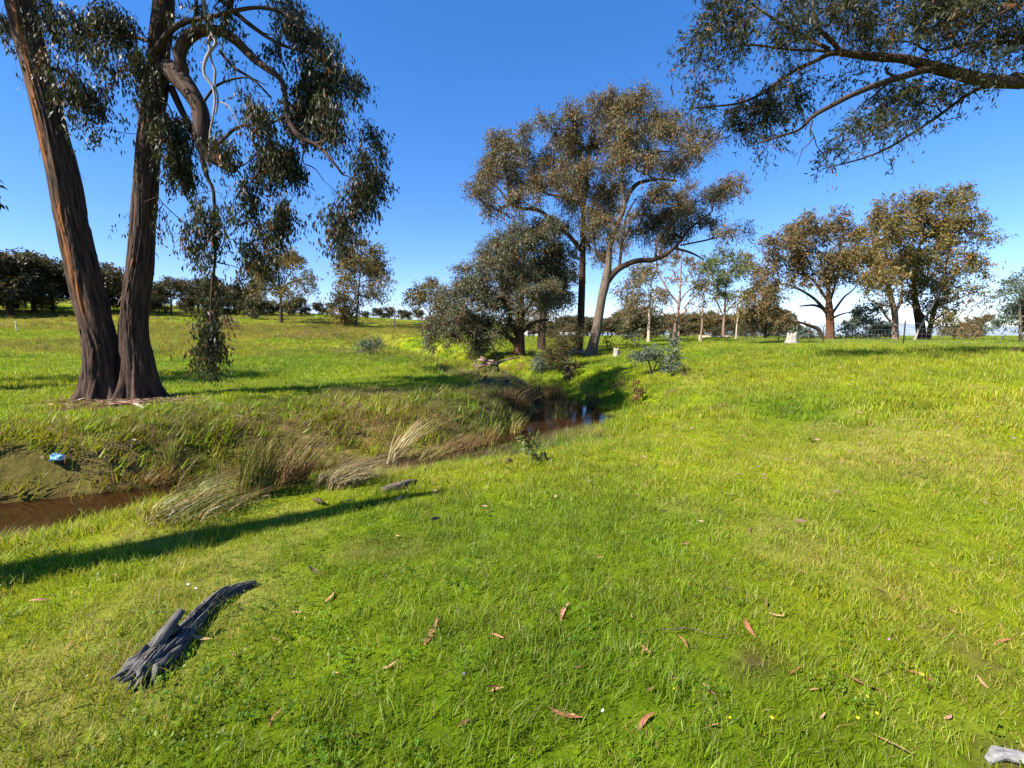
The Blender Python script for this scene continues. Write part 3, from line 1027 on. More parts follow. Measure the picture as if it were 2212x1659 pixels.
# ------------------------------------------------------------------ the forked tree on the left
def build_forked_tree():
    rng = np.random.default_rng(3)
    Y = 11.3
    base = np.array([*P(250, 858, Y)[:2], 0]); base[2] = h1(*base[:2])
    f1 = F(0, 0, 1); r1 = F(0, 0, .3906)
    tA, rA = px_path(f1, [(222, 868, 50), (221, 810, 44), (217, 742, 42), (203, 680, 41), (180, 590, 41), (160, 500, 39), (140, 390, 37.5), (115, 290, 35), (92, 195, 33.5), (65, 95, 33), (43, 0, 34), (15, -130, 31, .2), (-15, -300, 27, .4), (-50, -480, 19, .6), (-70, -620, 10, .8)], Y)
    tB, rB = px_path(f1, [(305, 862, 44, .15), (300, 800, 38, .15), (289, 720, 34, .15), (294, 640, 33, .15), (302, 580, 32, .15), (308, 500, 30, .15), (316, 390, 29, .15), (325, 275, 26.5, .15), (338, 195, 26, .1), (343, 117, 24, .1), (350, 50, 23), (354, 0, 22), (358, -120, 19), (370, -300, 15, .3), (390, -480, 9, .5), (400, -560, 5, .5)], Y)
    for t in (tA, tB):
        t[0, 2] = h1(t[0, 0], t[0, 1]) - .25
    lim = []
    def l(pts, dy=0, fr=r1):
        pts = [(a[0], a[1], a[2], (a[3] if len(a) > 3 else 0) + dy) for a in pts]
        lim.append(px_path(fr, pts, Y))
    # thick limb falling to the broken stub, and the arch that springs from it
    l([(930, 385, 62), (990, 430, 62, -.15), (1060, 520, 52, -.3), (1110, 620, 46, -.35), (1112, 720, 44, -.4), (1118, 800, 42, -.4), (1145, 850, 36, -.4), (1210, 890, 33, -.4), (1295, 935, 27, -.45)])
    l([(1000, 440, 40, -.15), (1010, 380, 38, -.25), (992, 320, 36, -.3), (1010, 250, 36, -.3), (1060, 195, 36, -.3), (1130, 168, 35, -.3), (1230, 178, 32, -.35), (1310, 230, 28, -.4), (1390, 310, 24, -.4), (1470, 375, 20, -.5), (1550, 435, 17, -.5), (1575, 520, 16, -.5), (1585, 620, 15, -.5), (1620, 710, 15, -.6), (1680, 772, 14, -.6), (1760, 808, 12, -.6), (1830, 880, 9, -.7), (1895, 965, 6, -.7)])
    l([(860, 300, 24), (900, 230, 20, -.3), (960, 155, 17, -.5), (1050, 115, 15, -.6), (1150, 100, 14, -.7), (1290, 62, 13, -.8), (1420, 42, 11, -.8), (1540, 62, 10, -.8), (1620, 115, 8, -.8), (1665, 190, 5, -.8)])
    l([(1160, -60, 18, -.2), (1280, 50, 15, -.3), (1400, 150, 13, -.4), (1540, 240, 10, -.5), (1690, 290, 7, -.5), (1820, 330, 4, -.5)])
    l([(1290, -80, 18, -.2), (1270, 40, 17, -.2), (1235, 150, 14, -.3)])
    l([(1085, -60, 12), (1085, 60, 11), (1075, 160, 8)])
    l([(850, 235, 12), (770, 212, 11, .2), (690, 185, 10, .4), (600, 175, 9, .5), (480, 205, 8, .6), (380, 190, 6, .7), (260, 155, 4, .8)])
    l([(1165, 830, 12, -.4), (1230, 775, 11, -.4), (1310, 705, 10, -.5), (1400, 690, 9, -.5), (1500, 680, 7, -.5), (1580, 640, 6, -.5)])
    l([(1450, 695, 10, -.5), (1400, 740, 9, -.6), (1405, 800, 8, -.6), (1432, 850, 8, -.6), (1435, 940, 6, -.6), (1385, 1010, 4, -.6)])
    l([(1115, 820, 24, -.4), (1130, 920, 15, -.4), (1150, 990, 12, -.4), (1180, 1060, 10, -.4), (1187, 1250, 9, -.4), (1190, 1420, 9, -.4), (1172, 1600, 8, -.4), (1165, 1800, 6, -.4), (1165, 1960, 4, -.4)])
    l([(1740, 800, 8, -.6), (1800, 775, 8, -.7), (1830, 745, 7, -.8), (1885, 735, 6, -.8), (1950, 782, 4, -.8)])
    l([(1665, 765, 7, -.6), (1680, 830, 6, -.6), (1675, 900, 4, -.6), (1740, 930, 3, -.6), (1790, 1000, 2, -.6)])
    l([(1215, 280, 9, -.3), (1290, 370, 8, -.4), (1400, 440, 7, -.4), (1500, 540, 5, -.5)])
    l([(1130, 560, 8, -.4), (1190, 480, 8, -.5), (1280, 440, 7, -.5), (1380, 430, 5, -.5), (1470, 470, 3, -.6)])
    l([(945, 480, 22, .2), (1000, 600, 20, .2), (1060, 720, 16, .1), (1090, 800, 10, 0)])
    lum = [(20, 90, 60, 90), (60, 270, 30, 30, .5), (330, 110, 130, 130), (500, 130, 140, 150), (650, 90, 120, 140), (730, 220, 100, 120), (590, 270, 110, 90, .6), (330, 330, 60, 110, .8), (390, 430, 80, 110),
           (460, 520, 80, 90), (540, 600, 60, 120), (550, 740, 40, 60, .7), (350, 580, 30, 60, .6), (700, 395, 30, 40, .9), (780, 370, 40, 120, .6), (765, 560, 25, 60, .7), (620, 340, 60, 90, .5),
           (965, 760, 65, 200, 1.5), (1010, 930, 50, 120, 1.2), (930, 640, 40, 120, .9), (880, 1150, 14, 120, .25), (690, 1208, 18, 14, .5),
           (990, 60, 70, 50, .8), (1250, 110, 110, 110, .45), (1090, 60, 60, 60, .5), (1010, 230, 50, 80, .5),
           (1600, 30, 120, 70, 1.1), (1640, 150, 110, 110, .8), (1730, 110, 100, 110, 1.2), (1560, 235, 75, 60, .8), (1760, 250, 100, 80, .7), (1830, 180, 50, 70, .6),
           (1700, 420, 120, 110, 1.3), (1800, 470, 120, 110, 1.2), (1640, 560, 100, 120, 1.2), (1740, 590, 110, 110, 1.3), (1840, 600, 90, 100, 1.0), (1920, 420, 80, 90, .8), (1960, 500, 40, 70, .6), (1880, 300, 60, 50, .5), (1700, 720, 45, 60, .9), (1300, 330, 40, 50, .6),
           (1360, 520, 60, 70, .9), (1430, 580, 70, 80, .9), (1500, 640, 80, 80, 1.0), (1530, 760, 100, 140, 1.2), (1590, 950, 60, 150, 1.0), (1500, 900, 80, 170, .8), (1400, 960, 70, 150, .6), (1600, 680, 60, 90, 1.0),
           (1560, 1180, 70, 110, 1.5), (1530, 1290, 80, 90, 1.3), (1370, 1120, 60, 130, .9), (1390, 1260, 70, 100, .9), (1500, 1390, 50, 60, 1.0), (1350, 1420, 55, 80, 1.1), (1335, 1520, 40, 60, .9),
           (1270, 760, 90, 90, .8), (1240, 850, 70, 90, .5), (1180, 690, 30, 60, .5),
           (1080, 1110, 60, 70, .7), (1180, 1180, 70, 150, .8), (1110, 1240, 70, 90, .9), (1080, 1340, 50, 80, .9), (1230, 1120, 50, 90, .5), (1170, 1380, 50, 70, .7),
           (1165, 1530, 35, 90, .9), (1160, 1680, 60, 100, 1.5), (1170, 1800, 65, 110, 1.7), (1160, 1920, 55, 90, 1.4), (1160, 2000, 35, 40, 1.2),
           (2070, 710, 70, 80, .7), (2100, 800, 50, 80, .7), (2000, 830, 70, 90, 1.0), (2010, 960, 95, 100, 1.6), (1980, 1080, 80, 110, 1.6), (1940, 1200, 55, 100, 1.4), (1920, 1310, 35, 60, 1.2), (1850, 1090, 40, 70, .7), (1840, 1220, 32, 90, 1.1), (1830, 1330, 22, 40, 1.0), (1890, 790, 40, 70, .4)]
    lumps = px_lumps(r1, lum, Y - .3, 1.2, .45, rng)
    # upper crown, above the picture: it casts the shade on the far bank and the pool
    for cx, cz, r in ((-150, -250, 1.5), (150, -250, 1.4), (400, -200, 1.5), (250, -480, 1.6), (-20, -520, 1.4)):
        for dy in (-1.0, 1.2):
            p = P(cx, cz, Y + dy + rng.normal(0, .5)); lumps.append((p, (r, r, r * .75), .7))

    def streakA(V, c, s, th):
        dx = V[:, 0] - c[:, 0]
        r = np.hypot(V[:, 0] - c[:, 0], V[:, 1] - c[:, 1])
        front = ((V[:, 0] - c[:, 0]) * .66 - (V[:, 1] - c[:, 1]) * .75 > 0)
        dy = V[:, 1] - c[:, 1]; u = (dx * .75 + dy * .66) / (r + 1e-6)
        wob = (vn(s * .8, s * 0 + 1, 7) - .5) * .25
        a = np.exp(-((u + .40 + wob + .42 * S((8.6 - s) / 2.6)) / .12) ** 2) * S((s - 5.6) / .6) * (1 - S((s - 9.0) / .7))
        b = np.exp(-((u + .55 + wob * .6) / .15) ** 2) * S((s - 2.1) / .6) * (1 - S((s - 4.7) / .7))
        return np.clip((a * 1.2 + b) * front, 0, 1)
    zero = lambda V, c, s, th: np.zeros(len(V))
    t = grow_tree('gum_tree', 'tall forked gum with two thick red brown trunks and hanging leafy branches', 'tree', base,
                  [(tA, rA), (tB, rB)], lim, lumps, PAL_HERO, M_BARK_RED, (.125, .032), rng, K=2.0, clump=.28, per=9, spray=(.25, .75),
                  droop=.1, downw=1.1, tip=.0035, hang=True, seg=.3, spread=.045, twig_r=.0022, sides=112, furrow=.085, flare=.6, shell=.2, bow=.1, zpen=.0,
                  streaks=[streakA, zero])
    mb = MB()
    for (p, r) in ((tA, rA), (tB, rB)):
        q = smooth_path(np.concatenate([p, r[:, None]], 1), 200)
        for i in range(34):
            j = int(rng.integers(6, 120)); a = rng.random() * 6.283; L = rng.uniform(.25, .9)
            dv = np.array([math.cos(a), math.sin(a), 0])
            st = q[j, :3] + dv * q[j, 3] * 1.0; lift = rng.uniform(.02, .09)
            m = max(1, int(L / .12)); k0 = max(0, j - m)
            e = q[k0, :3] + dv * (q[k0, 3] * 1.0 + lift)
            w = np.array([-dv[1], dv[0], 0]) * rng.uniform(.012, .035)
            mid = (st + e) / 2 + dv * lift * .15
            mb.add([st - w, st + w, mid + w * .8, mid - w * .8, e + w * .3, e - w * .3], [[0, 1, 2, 3], [3, 2, 4, 5]], None, bark=np.tile(rng.random(3), (6, 1)), streak=np.full(6, rng.choice([0, 0, .5])))
    obj('bark_strips', mb.mesh('bark_strips', base), M_BARK_RED, t, kind='stuff')
    # bleached dead limb hanging in front of the arch
    mb = MB()
    for pts in ([(1115, -60, 21, -.5), (1135, 70, 20, -.55), (1160, 170, 17, -.6), (1195, 235, 13, -.65), (1150, 300, 12, -.65), (1128, 360, 11, -.65), (1130, 415, 12, -.65), (1170, 470, 11, -.65), (1188, 540, 9, -.65), (1178, 640, 8, -.65), (1160, 740, 6, -.65), (1156, 860, 4, -.65)],
                [(1160, 180, 12, -.6), (1158, 260, 9, -.6), (1172, 340, 9, -.6), (1192, 400, 10, -.6), (1185, 460, 9, -.6), (1205, 530, 8, -.6), (1200, 600, 7, -.6), (1192, 635, 4, -.6)],
                [(1150, 330, 5, -.65), (1115, 350, 3, -.65), (1108, 345, 2, -.65)],
                [(1200, 560, 6, -.6), (1265, 585, 5, -.65), (1300, 650, 4, -.65), (1335, 710, 3, -.65), (1345, 770, 2, -.65)]):
        p, r = px_path(r1, pts, Y)
        r = r * .72
        V, Q, T, at = bark_tube(p, r, 8, .12, 0, 3)
        mb.add(V, Q, T, bark=at['bark'])
    obj('dead_limb', mb.mesh('dead_limb', base), M_BARK_DEAD, t, label='bleached dead limb')


def build_outside_gum():
    rng = np.random.default_rng(12)
    b = np.array([-18.5, 11.5, h1(-18.5, 11.5)])
    tr = (np.array([b - [0, 0, .3], b + [.1, 0, 1.5], b + [.3, .2, 3.5], b + [.6, .3, 6], b + [1, .5, 8.5]]), np.array([.45, .4, .33, .24, .1]))
    lum = [(b + np.array(o, float) - [3.0, 0, 0], np.array(r, float), 1.1) for o, r in (((2.2, .6, 6.2), (1.5, 1.3, .7)), ((3.6, 1.6, 7.2), (1.5, 1.3, .6)), ((1.6, 2.2, 7.6), (1.5, 1.4, .8)), ((3.2, .2, 8.4), (1.4, 1.2, .6)), ((.4, -.2, 8.6), (1.5, 1.4, .9)), ((2.4, 1.6, 9.4), (1.5, 1.3, .8)), ((-1.2, 1.2, 7.2), (1.4, 1.4, .8)), ((3.0, 3.4, 6.4), (1.4, 1.2, .6)))]
    grow_tree('gum_tree', 'gum outside the left edge whose crown shades the grass beyond the forked trunks', 'tree', b, [tr], [], lum, PAL_HERO, M_BARK_RED, (.22, .07), rng, K=1.2, clump=.5, per=9,
              tip=.008, seg=.5, spread=.07, twig_r=0, sides=18, furrow=.07, flare=.4, streaks=[lambda V, c, s, th: np.zeros(len(V))])


# ------------------------------------------------------------------ bough reaching in from the right
def build_bough_tree():
    rng = np.random.default_rng(8)
    Y = 11.0
    f = F(1405.5, 0, .3646)
    bx = 19.8
    base = np.array([bx, Y, h1(bx, Y)])
    def q(pts): return px_path(f, pts, Y)
    trunk = (np.array([base - [0, 0, .3], base + [.0, 0, 1.5], base + [-.2, 0, 3.2], base + [-.3, .1, 4.8], base + [.1, .1, 7.5], base + [.3, 0, 10.5], base + [.2, .2, 13]]),
             np.array([.62, .55, .5, .48, .36, .25, .1]))
    j = base + np.array([-.3, .1, 4.7])
    main, mr = q([(2300, 500, 44, .1), (2212, 490, 41, .1), (2000, 478, 39), (1800, 432, 38), (1650, 392, 36), (1500, 350, 28), (1350, 338, 28), (1200, 322, 24), (1080, 312, 19), (960, 370, 13), (880, 402, 11), (760, 480, 9), (650, 558, 8), (520, 612, 7), (350, 632, 5), (220, 645, 3)])
    main = np.concatenate([[j], main]); mr = np.concatenate([[.26], mr])
    up, ur = q([(2330, 250, 20), (2212, 262, 16), (2100, 250, 12), (2000, 246, 10), (1850, 270, 9), (1650, 300, 7), (1540, 250, 5), (1400, 240, 4)])
    up = np.concatenate([[j + [.1, 0, .6]], up]); ur = np.concatenate([[.14], ur])
    up2, ur2 = q([(2330, -60, 16, -.6), (2150, 40, 14, -.8), (2000, 120, 11, -.9), (1900, 200, 8, -1), (1840, 300, 5, -1)])
    up2 = np.concatenate([[j + [.2, 0, 1.8]], up2]); ur2 = np.concatenate([[.12], ur2])
    up3, ur3 = q([(2350, -300, 16, .8), (2000, -120, 13, 1), (1700, -40, 10, 1.2), (1400, -10, 7, 1.3), (1200, -40, 4, 1.3)])
    up3 = np.concatenate([[j + [.3, 0, 2.8]], up3]); ur3 = np.concatenate([[.14], ur3])
    lim = [(main, mr), (up, ur), (up2, ur2), (up3, ur3),
           q([(1130, 312, 16), (1060, 230, 15, -.1), (985, 160, 14, -.2), (962, 80, 12, -.2), (960, 0, 10, -.2), (965, -120, 6, -.2)]),
           q([(1100, 312, 14), (1000, 300, 11), (880, 296, 10), (740, 284, 9), (640, 268, 8), (560, 266, 7), (470, 282, 5), (380, 312, 3)]),
           q([(1060, 290, 13), (960, 245, 12, .2), (880, 200, 11, .3), (760, 130, 9, .4), (650, 58, 7, .4), (560, -10, 5, .4)]),
           q([(1680, 405, 24), (1600, 420, 24, -.1), (1500, 452, 22, -.2), (1340, 502, 20, -.3), (1200, 560, 17, -.4), (1080, 622, 15, -.5), (960, 690, 13, -.5), (880, 768, 9, -.5), (760, 808, 7, -.5), (640, 850, 4, -.5)]),
           q([(2130, 500, 16), (1960, 522, 13, .2), (1850, 580, 12, .3), (1700, 690, 11, .4), (1550, 790, 9, .5), (1400, 880, 8, .5), (1250, 940, 6, .5), (1100, 980, 4, .5), (1020, 1000, 3, .5)]),
           q([(960, 715, 6, -.5), (945, 765, 5, -.5), (968, 810, 4, -.5), (982, 862, 3, -.5)]),
           q([(966, 812, 4, -.5), (930, 860, 3, -.5), (900, 885, 3, -.5), (870, 975, 2, -.5)]),
           q([(1460, 455, 7, -.2), (1400, 430, 10, -.2), (1390, 400, 7, -.2)]), q([(1400, 500, 7, -.2), (1330, 560, 5, -.2), (1250, 620, 4, -.2), (1200, 680, 2, -.2)])]
    lum = [(400, 80, 110, 80), (320, 180, 100, 90), (250, 290, 80, 80, .7), (480, 190, 130, 90), (600, 90, 120, 80), (390, 320, 110, 70, .8), (330, 560, 110, 55, .7), (240, 640, 80, 45, .6), (400, 650, 90, 45, .8),
           (560, 640, 80, 60), (620, 720, 130, 90, 1.2), (740, 600, 100, 110, 1.2), (820, 500, 100, 60, .9), (560, 790, 100, 65, 1.1), (700, 830, 90, 45), (900, 560, 90, 80), (900, 450, 70, 50, .7), (1100, 470, 100, 55, .7),
           (850, 180, 140, 90), (700, 200, 90, 70, .7), (1000, 100, 140, 100), (1150, 150, 140, 110), (1250, 60, 140, 80), (1400, 130, 140, 110), (1330, 220, 130, 65), (1550, 90, 140, 100), (1600, 220, 140, 80), (1750, 150, 160, 130, 1.1),
           (1900, 100, 140, 110), (2050, 200, 140, 130, 1.1), (1850, 290, 140, 65), (2050, 340, 110, 75), (1420, 400, 60, 45, .7), (1500, 560, 140, 90, 1.1), (1400, 640, 110, 75), (1600, 590, 140, 85, 1.1), (1750, 560, 110, 65, .9), (1900, 540, 60, 40, .5),
           (1300, 740, 100, 60), (1200, 820, 100, 60), (1120, 900, 80, 50), (1050, 970, 50, 40), (1400, 770, 100, 65, .8), (1550, 690, 100, 60, .8), (1680, 640, 80, 50, .8), (1820, 690, 25, 30, .4), (1510, 880, 22, 40, .4), (1410, 970, 18, 30, .5), (1630, 800, 24, 24, .4),
           (2150, 120, 110, 130), (1100, 10, 130, 60), (1750, 20, 150, 70), (2000, 10, 150, 70), (820, 60, 90, 60, .8), (2110, 430, 40, 60, .6), (1850, 420, 50, 40, .4)]
    lumps = px_lumps(f, lum, Y, 1.3, .5, rng)
    for cx, cy in ((600, -120), (900, -180), (1250, -150), (1600, -170), (1950, -160), (2300, -120), (1400, -420), (2000, -500), (2500, -500), (2500, 100)):
        lumps.append((P(*f(cx, cy), Y + rng.normal(0, 1)), (1.1, 1.3, .6), .6))
    grow_tree('gum_tree', 'dark leafy gum bough reaching in from the top right corner of the sky', 'tree', base, [trunk], lim, lumps,
              PAL_HERO, M_BARK_DARK, (.105, .022), rng, K=.98, clump=.24, per=9, spray=(.7, 1.5), droop=.45, downw=.55, tip=.0034, seg=.3,
              spread=.03, twig_r=.002, sides=24, furrow=.07, flare=.4, shell=.15, zpen=0.1)


# ------------------------------------------------------------------ trees in the middle
def px_tree(name, label, cat, f, Y, trunks, limbs, lum, pal, bark, leaf, seed, depth=1.0, jit=.06, group=None, **kw):
    rng = np.random.default_rng(seed)
    tr = [px_path(f, t, Y, ground=(i == 0 or t[0][1] > trunks[0][0][1] - 120)) for i, t in enumerate(trunks)]
    li = [px_path(f, t, Y) for t in limbs]
    b = tr[0][0][1].copy(); b[2] = h1(b[0], b[1])
    return grow_tree(name, label, cat, b, tr, li, px_lumps(f, lum, Y, depth, jit * Y, rng), pal, bark, leaf, rng, group=group, **kw)


def build_middle_trees():
    f = F(864, 172.8, .3646)
    px_tree('gum_tree', 'big gum with leaning grey trunk and wide spreading crown by the stump', 'tree', f, 29.5,
            [[(1130, 1632, 36), (1145, 1570, 30), (1165, 1480, 28), (1195, 1300, 26), (1218, 1200, 27), (1235, 1100, 20), (1245, 980, 17), (1290, 850, 14), (1330, 740, 13), (1315, 600, 9), (1330, 400, 7), (1350, 230, 4)]],
            [[(1222, 1200, 22), (1262, 1150, 19), (1310, 1110, 17), (1400, 1072, 15), (1510, 1062, 14), (1620, 1000, 11), (1720, 880, 8), (1850, 780, 4)],
             [(1320, 760, 12), (1360, 670, 12), (1400, 620, 12), (1450, 600, 11), (1550, 585, 8), (1640, 600, 5)], [(1620, 995, 9), (1720, 1022, 7), (1800, 1062, 4)],
             [(1300, 1110, 10), (1318, 950, 8), (1345, 800, 6), (1400, 700, 4)], [(1510, 1060, 9), (1530, 960, 7), (1600, 860, 4)], [(1240, 1090, 9), (1180, 1040, 7), (1140, 950, 4)],
             [(1620, 420, 2), (1490, 440, 7), (1440, 560, 9)], [(1350, 240, 4), (1352, 150, 3.5), (1335, 55, 2.5)], [(1660, 980, 5), (1850, 940, 5), (2000, 890, 3)]],
            [(1200, 190, 90, 100), (1310, 200, 90, 100), (1410, 160, 90, 100), (1540, 250, 110, 110), (1640, 330, 100, 90), (1780, 370, 80, 60, .8), (1700, 450, 110, 80), (1400, 420, 120, 100), (1250, 420, 100, 100), (1550, 480, 110, 80, .8),
             (1250, 620, 110, 100), (1200, 760, 100, 100), (1400, 520, 80, 60), (1600, 680, 110, 80), (1500, 780, 110, 90), (1620, 830, 110, 90), (1750, 700, 90, 80), (1880, 660, 100, 60), (1950, 620, 55, 60), (1450, 890, 100, 70, .8),
             (1620, 930, 100, 60), (1780, 870, 80, 70), (1900, 900, 100, 40, .6), (2020, 880, 60, 40, .5), (1230, 900, 80, 90), (1190, 1030, 50, 80, .9), (1260, 300, 80, 80), (1480, 120, 60, 60, .7), (1340, 900, 70, 90, .5)],
            PAL_OLIVE, M_BARK_GREY, (.17, .046), 21, 1.0, lbark=M_BARK_DARK, K=1.55, lscale=.98, clump=.55, per=10, tip=.019, seg=.6, spread=.09, twig_r=.006, sides=20, downw=.8, droop=.45)  # limbs and branches use darker bark: crown shade put into their colour
    px_tree('gum_tree', 'tall straight dark trunked gum just left of the leaning grey gum', 'tree', f, 33,
            [[(1050, 1610, 30), (1062, 1540, 25), (1072, 1400, 22), (1080, 1150, 20), (1085, 900, 16), (1090, 750, 12), (1110, 550, 9), (1130, 330, 5)]],
            [[(1075, 1010, 15), (1000, 920, 12), (900, 835, 13), (820, 772, 12), (720, 760, 10), (650, 730, 9), (590, 650, 6), (540, 600, 4)], [(655, 730, 8), (638, 600, 7), (615, 470, 4)],
             [(1085, 770, 9), (1050, 720, 10), (960, 690, 9), (850, 660, 6), (780, 520, 4)], [(860, 800, 7), (700, 700, 0.5)], [(890, 660, 5), (900, 540, 5), (905, 450, 4)], [(1090, 760, 8), (1020, 600, 6), (990, 420, 4)]],
            [(890, 260, 60, 65), (1000, 270, 90, 100), (985, 180, 40, 40, .6), (1090, 380, 100, 110), (950, 420, 90, 90), (1100, 560, 100, 100), (980, 580, 100, 90), (750, 370, 80, 80), (595, 340, 65, 60), (620, 440, 90, 90), (480, 510, 65, 55), (470, 610, 65, 65),
             (560, 560, 80, 75), (700, 560, 80, 80), (830, 520, 80, 80), (580, 760, 80, 55, .8), (470, 690, 40, 50, .7), (760, 700, 80, 60), (850, 620, 80, 75), (1050, 700, 90, 90), (1010, 830, 60, 60, .8), (1130, 850, 60, 90), (1140, 980, 50, 70, .7), (680, 640, 70, 50), (650, 810, 60, 40, .6)],
            PAL_OLIVE, M_BARK_DARK, (.175, .05), 22, 1.0, K=1.55, lscale=.98, clump=.55, per=10, tip=.019, seg=.6, spread=.09, twig_r=.006, sides=18, downw=.8, droop=.45)
    px_tree('gum_tree', 'dense rounded gum with low dark red trunk beside the creek', 'tree', f, 30,
            [[(705, 1650, 34), (708, 1570, 31), (715, 1450, 23), (720, 1330, 17), (725, 1150, 11), (740, 980, 6)]],
            [[(700, 1590, 18), (670, 1545, 14), (635, 1520, 11), (600, 1500, 6)], [(705, 1530, 16), (660, 1440, 13), (640, 1330, 10), (560, 1270, 5)], [(715, 1500, 15), (760, 1460, 13), (810, 1430, 11), (880, 1420, 6)], [(720, 1400, 12), (790, 1300, 9), (850, 1200, 5)]],
            [(600, 960, 90, 70), (750, 920, 120, 80), (560, 1050, 100, 80), (700, 1050, 120, 100), (850, 1000, 110, 100), (480, 1130, 80, 80), (380, 1170, 70, 60), (620, 1180, 120, 90), (780, 1180, 110, 100), (900, 1130, 100, 100), (960, 1030, 70, 80), (860, 880, 80, 60),
             (330, 1280, 80, 70), (260, 1370, 80, 70), (430, 1290, 100, 90), (560, 1310, 100, 80), (215, 1450, 65, 60), (330, 1420, 100, 80), (450, 1430, 100, 80), (560, 1450, 90, 75), (650, 1380, 60, 60), (780, 1320, 100, 80), (880, 1290, 90, 90), (200, 1545, 45, 35), (280, 1540, 85, 40), (420, 1540, 100, 40), (940, 1260, 60, 80), (540, 1530, 60, 35, .7)],
            PAL_GREY, M_BARK_RED, (.165, .055), 23, 1.05, K=2.2, lscale=1.0, clump=.55, per=10, tip=.013, seg=.5, spread=.09, twig_r=.006, sides=18, downw=.6, droop=.4, streaks=[lambda V, c, s, t: .35 * vn(t * 8, s, 2, per=8)])
    px_tree('gum_tree', 'twin trunked brown gum standing behind the dense creek side gum', 'tree', f, 40,
            [[(842, 1600, 22), (845, 1500, 18), (852, 1380, 14), (860, 1250, 9), (870, 1120, 5)], [(820, 1590, 9), (826, 1480, 8), (835, 1350, 5)]], [],
            [(880, 1370, 70, 60, .8), (950, 1290, 70, 70, .8), (880, 1250, 80, 80), (800, 1370, 60, 50, .6), (980, 1180, 60, 70)],
            PAL_OLIVE, M_BARK_DARK, (.2, .06), 24, K=1.4, clump=.7, per=10, tip=.012, seg=.8, spread=.1, twig_r=.007, sides=14)
    g = F(1238.5, 518.4, .2083)
    kw = dict(K=1.9, clump=.95, per=10, tip=.016, seg=1.0, spread=.16, twig_r=.010, sides=12, downw=.5, droop=.35)
    px_tree('gum_tree', 'gum with bare pinkish cream trunk and dark green lower crown', 'tree', g, 58,
            [[(780, 1050, 19), (783, 950, 16), (786, 850, 15), (790, 740, 14), (797, 650, 9), (810, 450, 6), (812, 300, 4)]], [],
            [(500, 500, 55, 50), (600, 470, 85, 70), (680, 400, 80, 80), (780, 350, 80, 80), (620, 570, 75, 60), (690, 640, 90, 70), (600, 720, 75, 60), (760, 560, 75, 70), (850, 600, 65, 55), (600, 790, 40, 40, .7), (740, 250, 60, 50, .7)], PAL_OLIVE, M_BARK_PALE, (.30, .10), 25, **kw)
    px_tree('dead_topped_tree', 'gum with twisted bare pale limbs, nearly leafless, behind the pale trunk', 'tree', g, 54,
            [[(1045, 1010, 20), (1058, 900, 17), (1078, 780, 17), (1095, 680, 15), (1102, 600, 14), (1110, 450, 9), (1116, 330, 7), (1120, 200, 4)], [(1092, 1000, 13), (1095, 900, 12), (1085, 800, 10)]],
            [[(1090, 660, 11), (1040, 600, 10), (1000, 550, 9), (940, 450, 8), (880, 340, 8), (865, 220, 6), (900, 120, 3)], [(1100, 650, 9), (1150, 570, 8), (1190, 530, 7), (1260, 480, 6), (1370, 400, 4), (1420, 330, 2)],
             [(1085, 780, 12), (1140, 760, 12), (1170, 735, 13), (1160, 700, 11), (1185, 660, 8), (1250, 590, 6), (1320, 500, 3)], [(1060, 850, 8), (1000, 800, 7), (940, 765, 6), (840, 758, 3)], [(1090, 885, 6), (1170, 852, 5), (1220, 856, 3)],
             [(980, 520, 6), (900, 500, 5), (840, 470, 3)], [(1115, 480, 6), (1180, 400, 5), (1240, 300, 3)], [(1110, 520, 6), (1060, 400, 5), (1020, 280, 3)], [(900, 380, 5), (960, 280, 4), (985, 180, 2)], [(1260, 480, 4), (1320, 500, 3), (1400, 480, 2)], [(1060, 845, 5), (1030, 700, 4), (960, 680, 3)]],
            [(900, 180, 80, 70, .45), (1050, 160, 80, 60, .5), (1180, 210, 70, 60, .5), (1040, 420, 60, 50, .35), (960, 640, 60, 40, .5), (1240, 260, 60, 60, .25), (900, 590, 50, 50, .5), (1300, 330, 110, 90, .05), (1180, 420, 90, 90, .05), (1000, 380, 100, 110, .05), (1060, 250, 110, 90, .06), (920, 640, 80, 70, .05), (1220, 620, 80, 70, .05), (850, 300, 80, 90, .06)], PAL_BROWN, M_BARK_MIX, (.28, .09), 26, **{**kw, 'clump': .5, 'tip': .022})
    px_tree('gum_tree', 'slender gum directly behind left post of the log rail', 'tree', g, 50,
            [[(1322, 1100, 14), (1326, 980, 12), (1335, 870, 10), (1345, 650, 6), (1360, 500, 4)]], [], [(1340, 540, 60, 90), (1330, 800, 85, 30, .9), (1370, 440, 50, 55), (1390, 640, 40, 60, .7), (1300, 620, 40, 50, .6)], PAL_GREENBROWN, M_BARK_MIX, (.28, .09), 27, **kw)
    px_tree('gum_tree', 'green topped gum with grey trunk directly behind right end of the log rail', 'tree', g, 60,
            [[(1550, 1060, 18), (1555, 950, 16), (1562, 850, 15), (1572, 700, 12), (1578, 560, 8), (1592, 400, 5), (1600, 260, 3)]], [[(1565, 760, 8), (1640, 690, 7), (1700, 640, 3)], [(1560, 800, 6), (1490, 650, 6), (1440, 600, 3)]],
            [(1600, 165, 85, 50), (1650, 220, 75, 55), (1420, 220, 80, 60), (1500, 300, 85, 75), (1620, 320, 90, 70), (1560, 410, 90, 70), (1480, 470, 65, 70), (1700, 300, 65, 55), (1500, 590, 70, 45), (1640, 560, 55, 55), (1390, 320, 60, 60, .7)], PAL_GREEN, M_BARK_MIX, (.30, .10), 28, **kw)
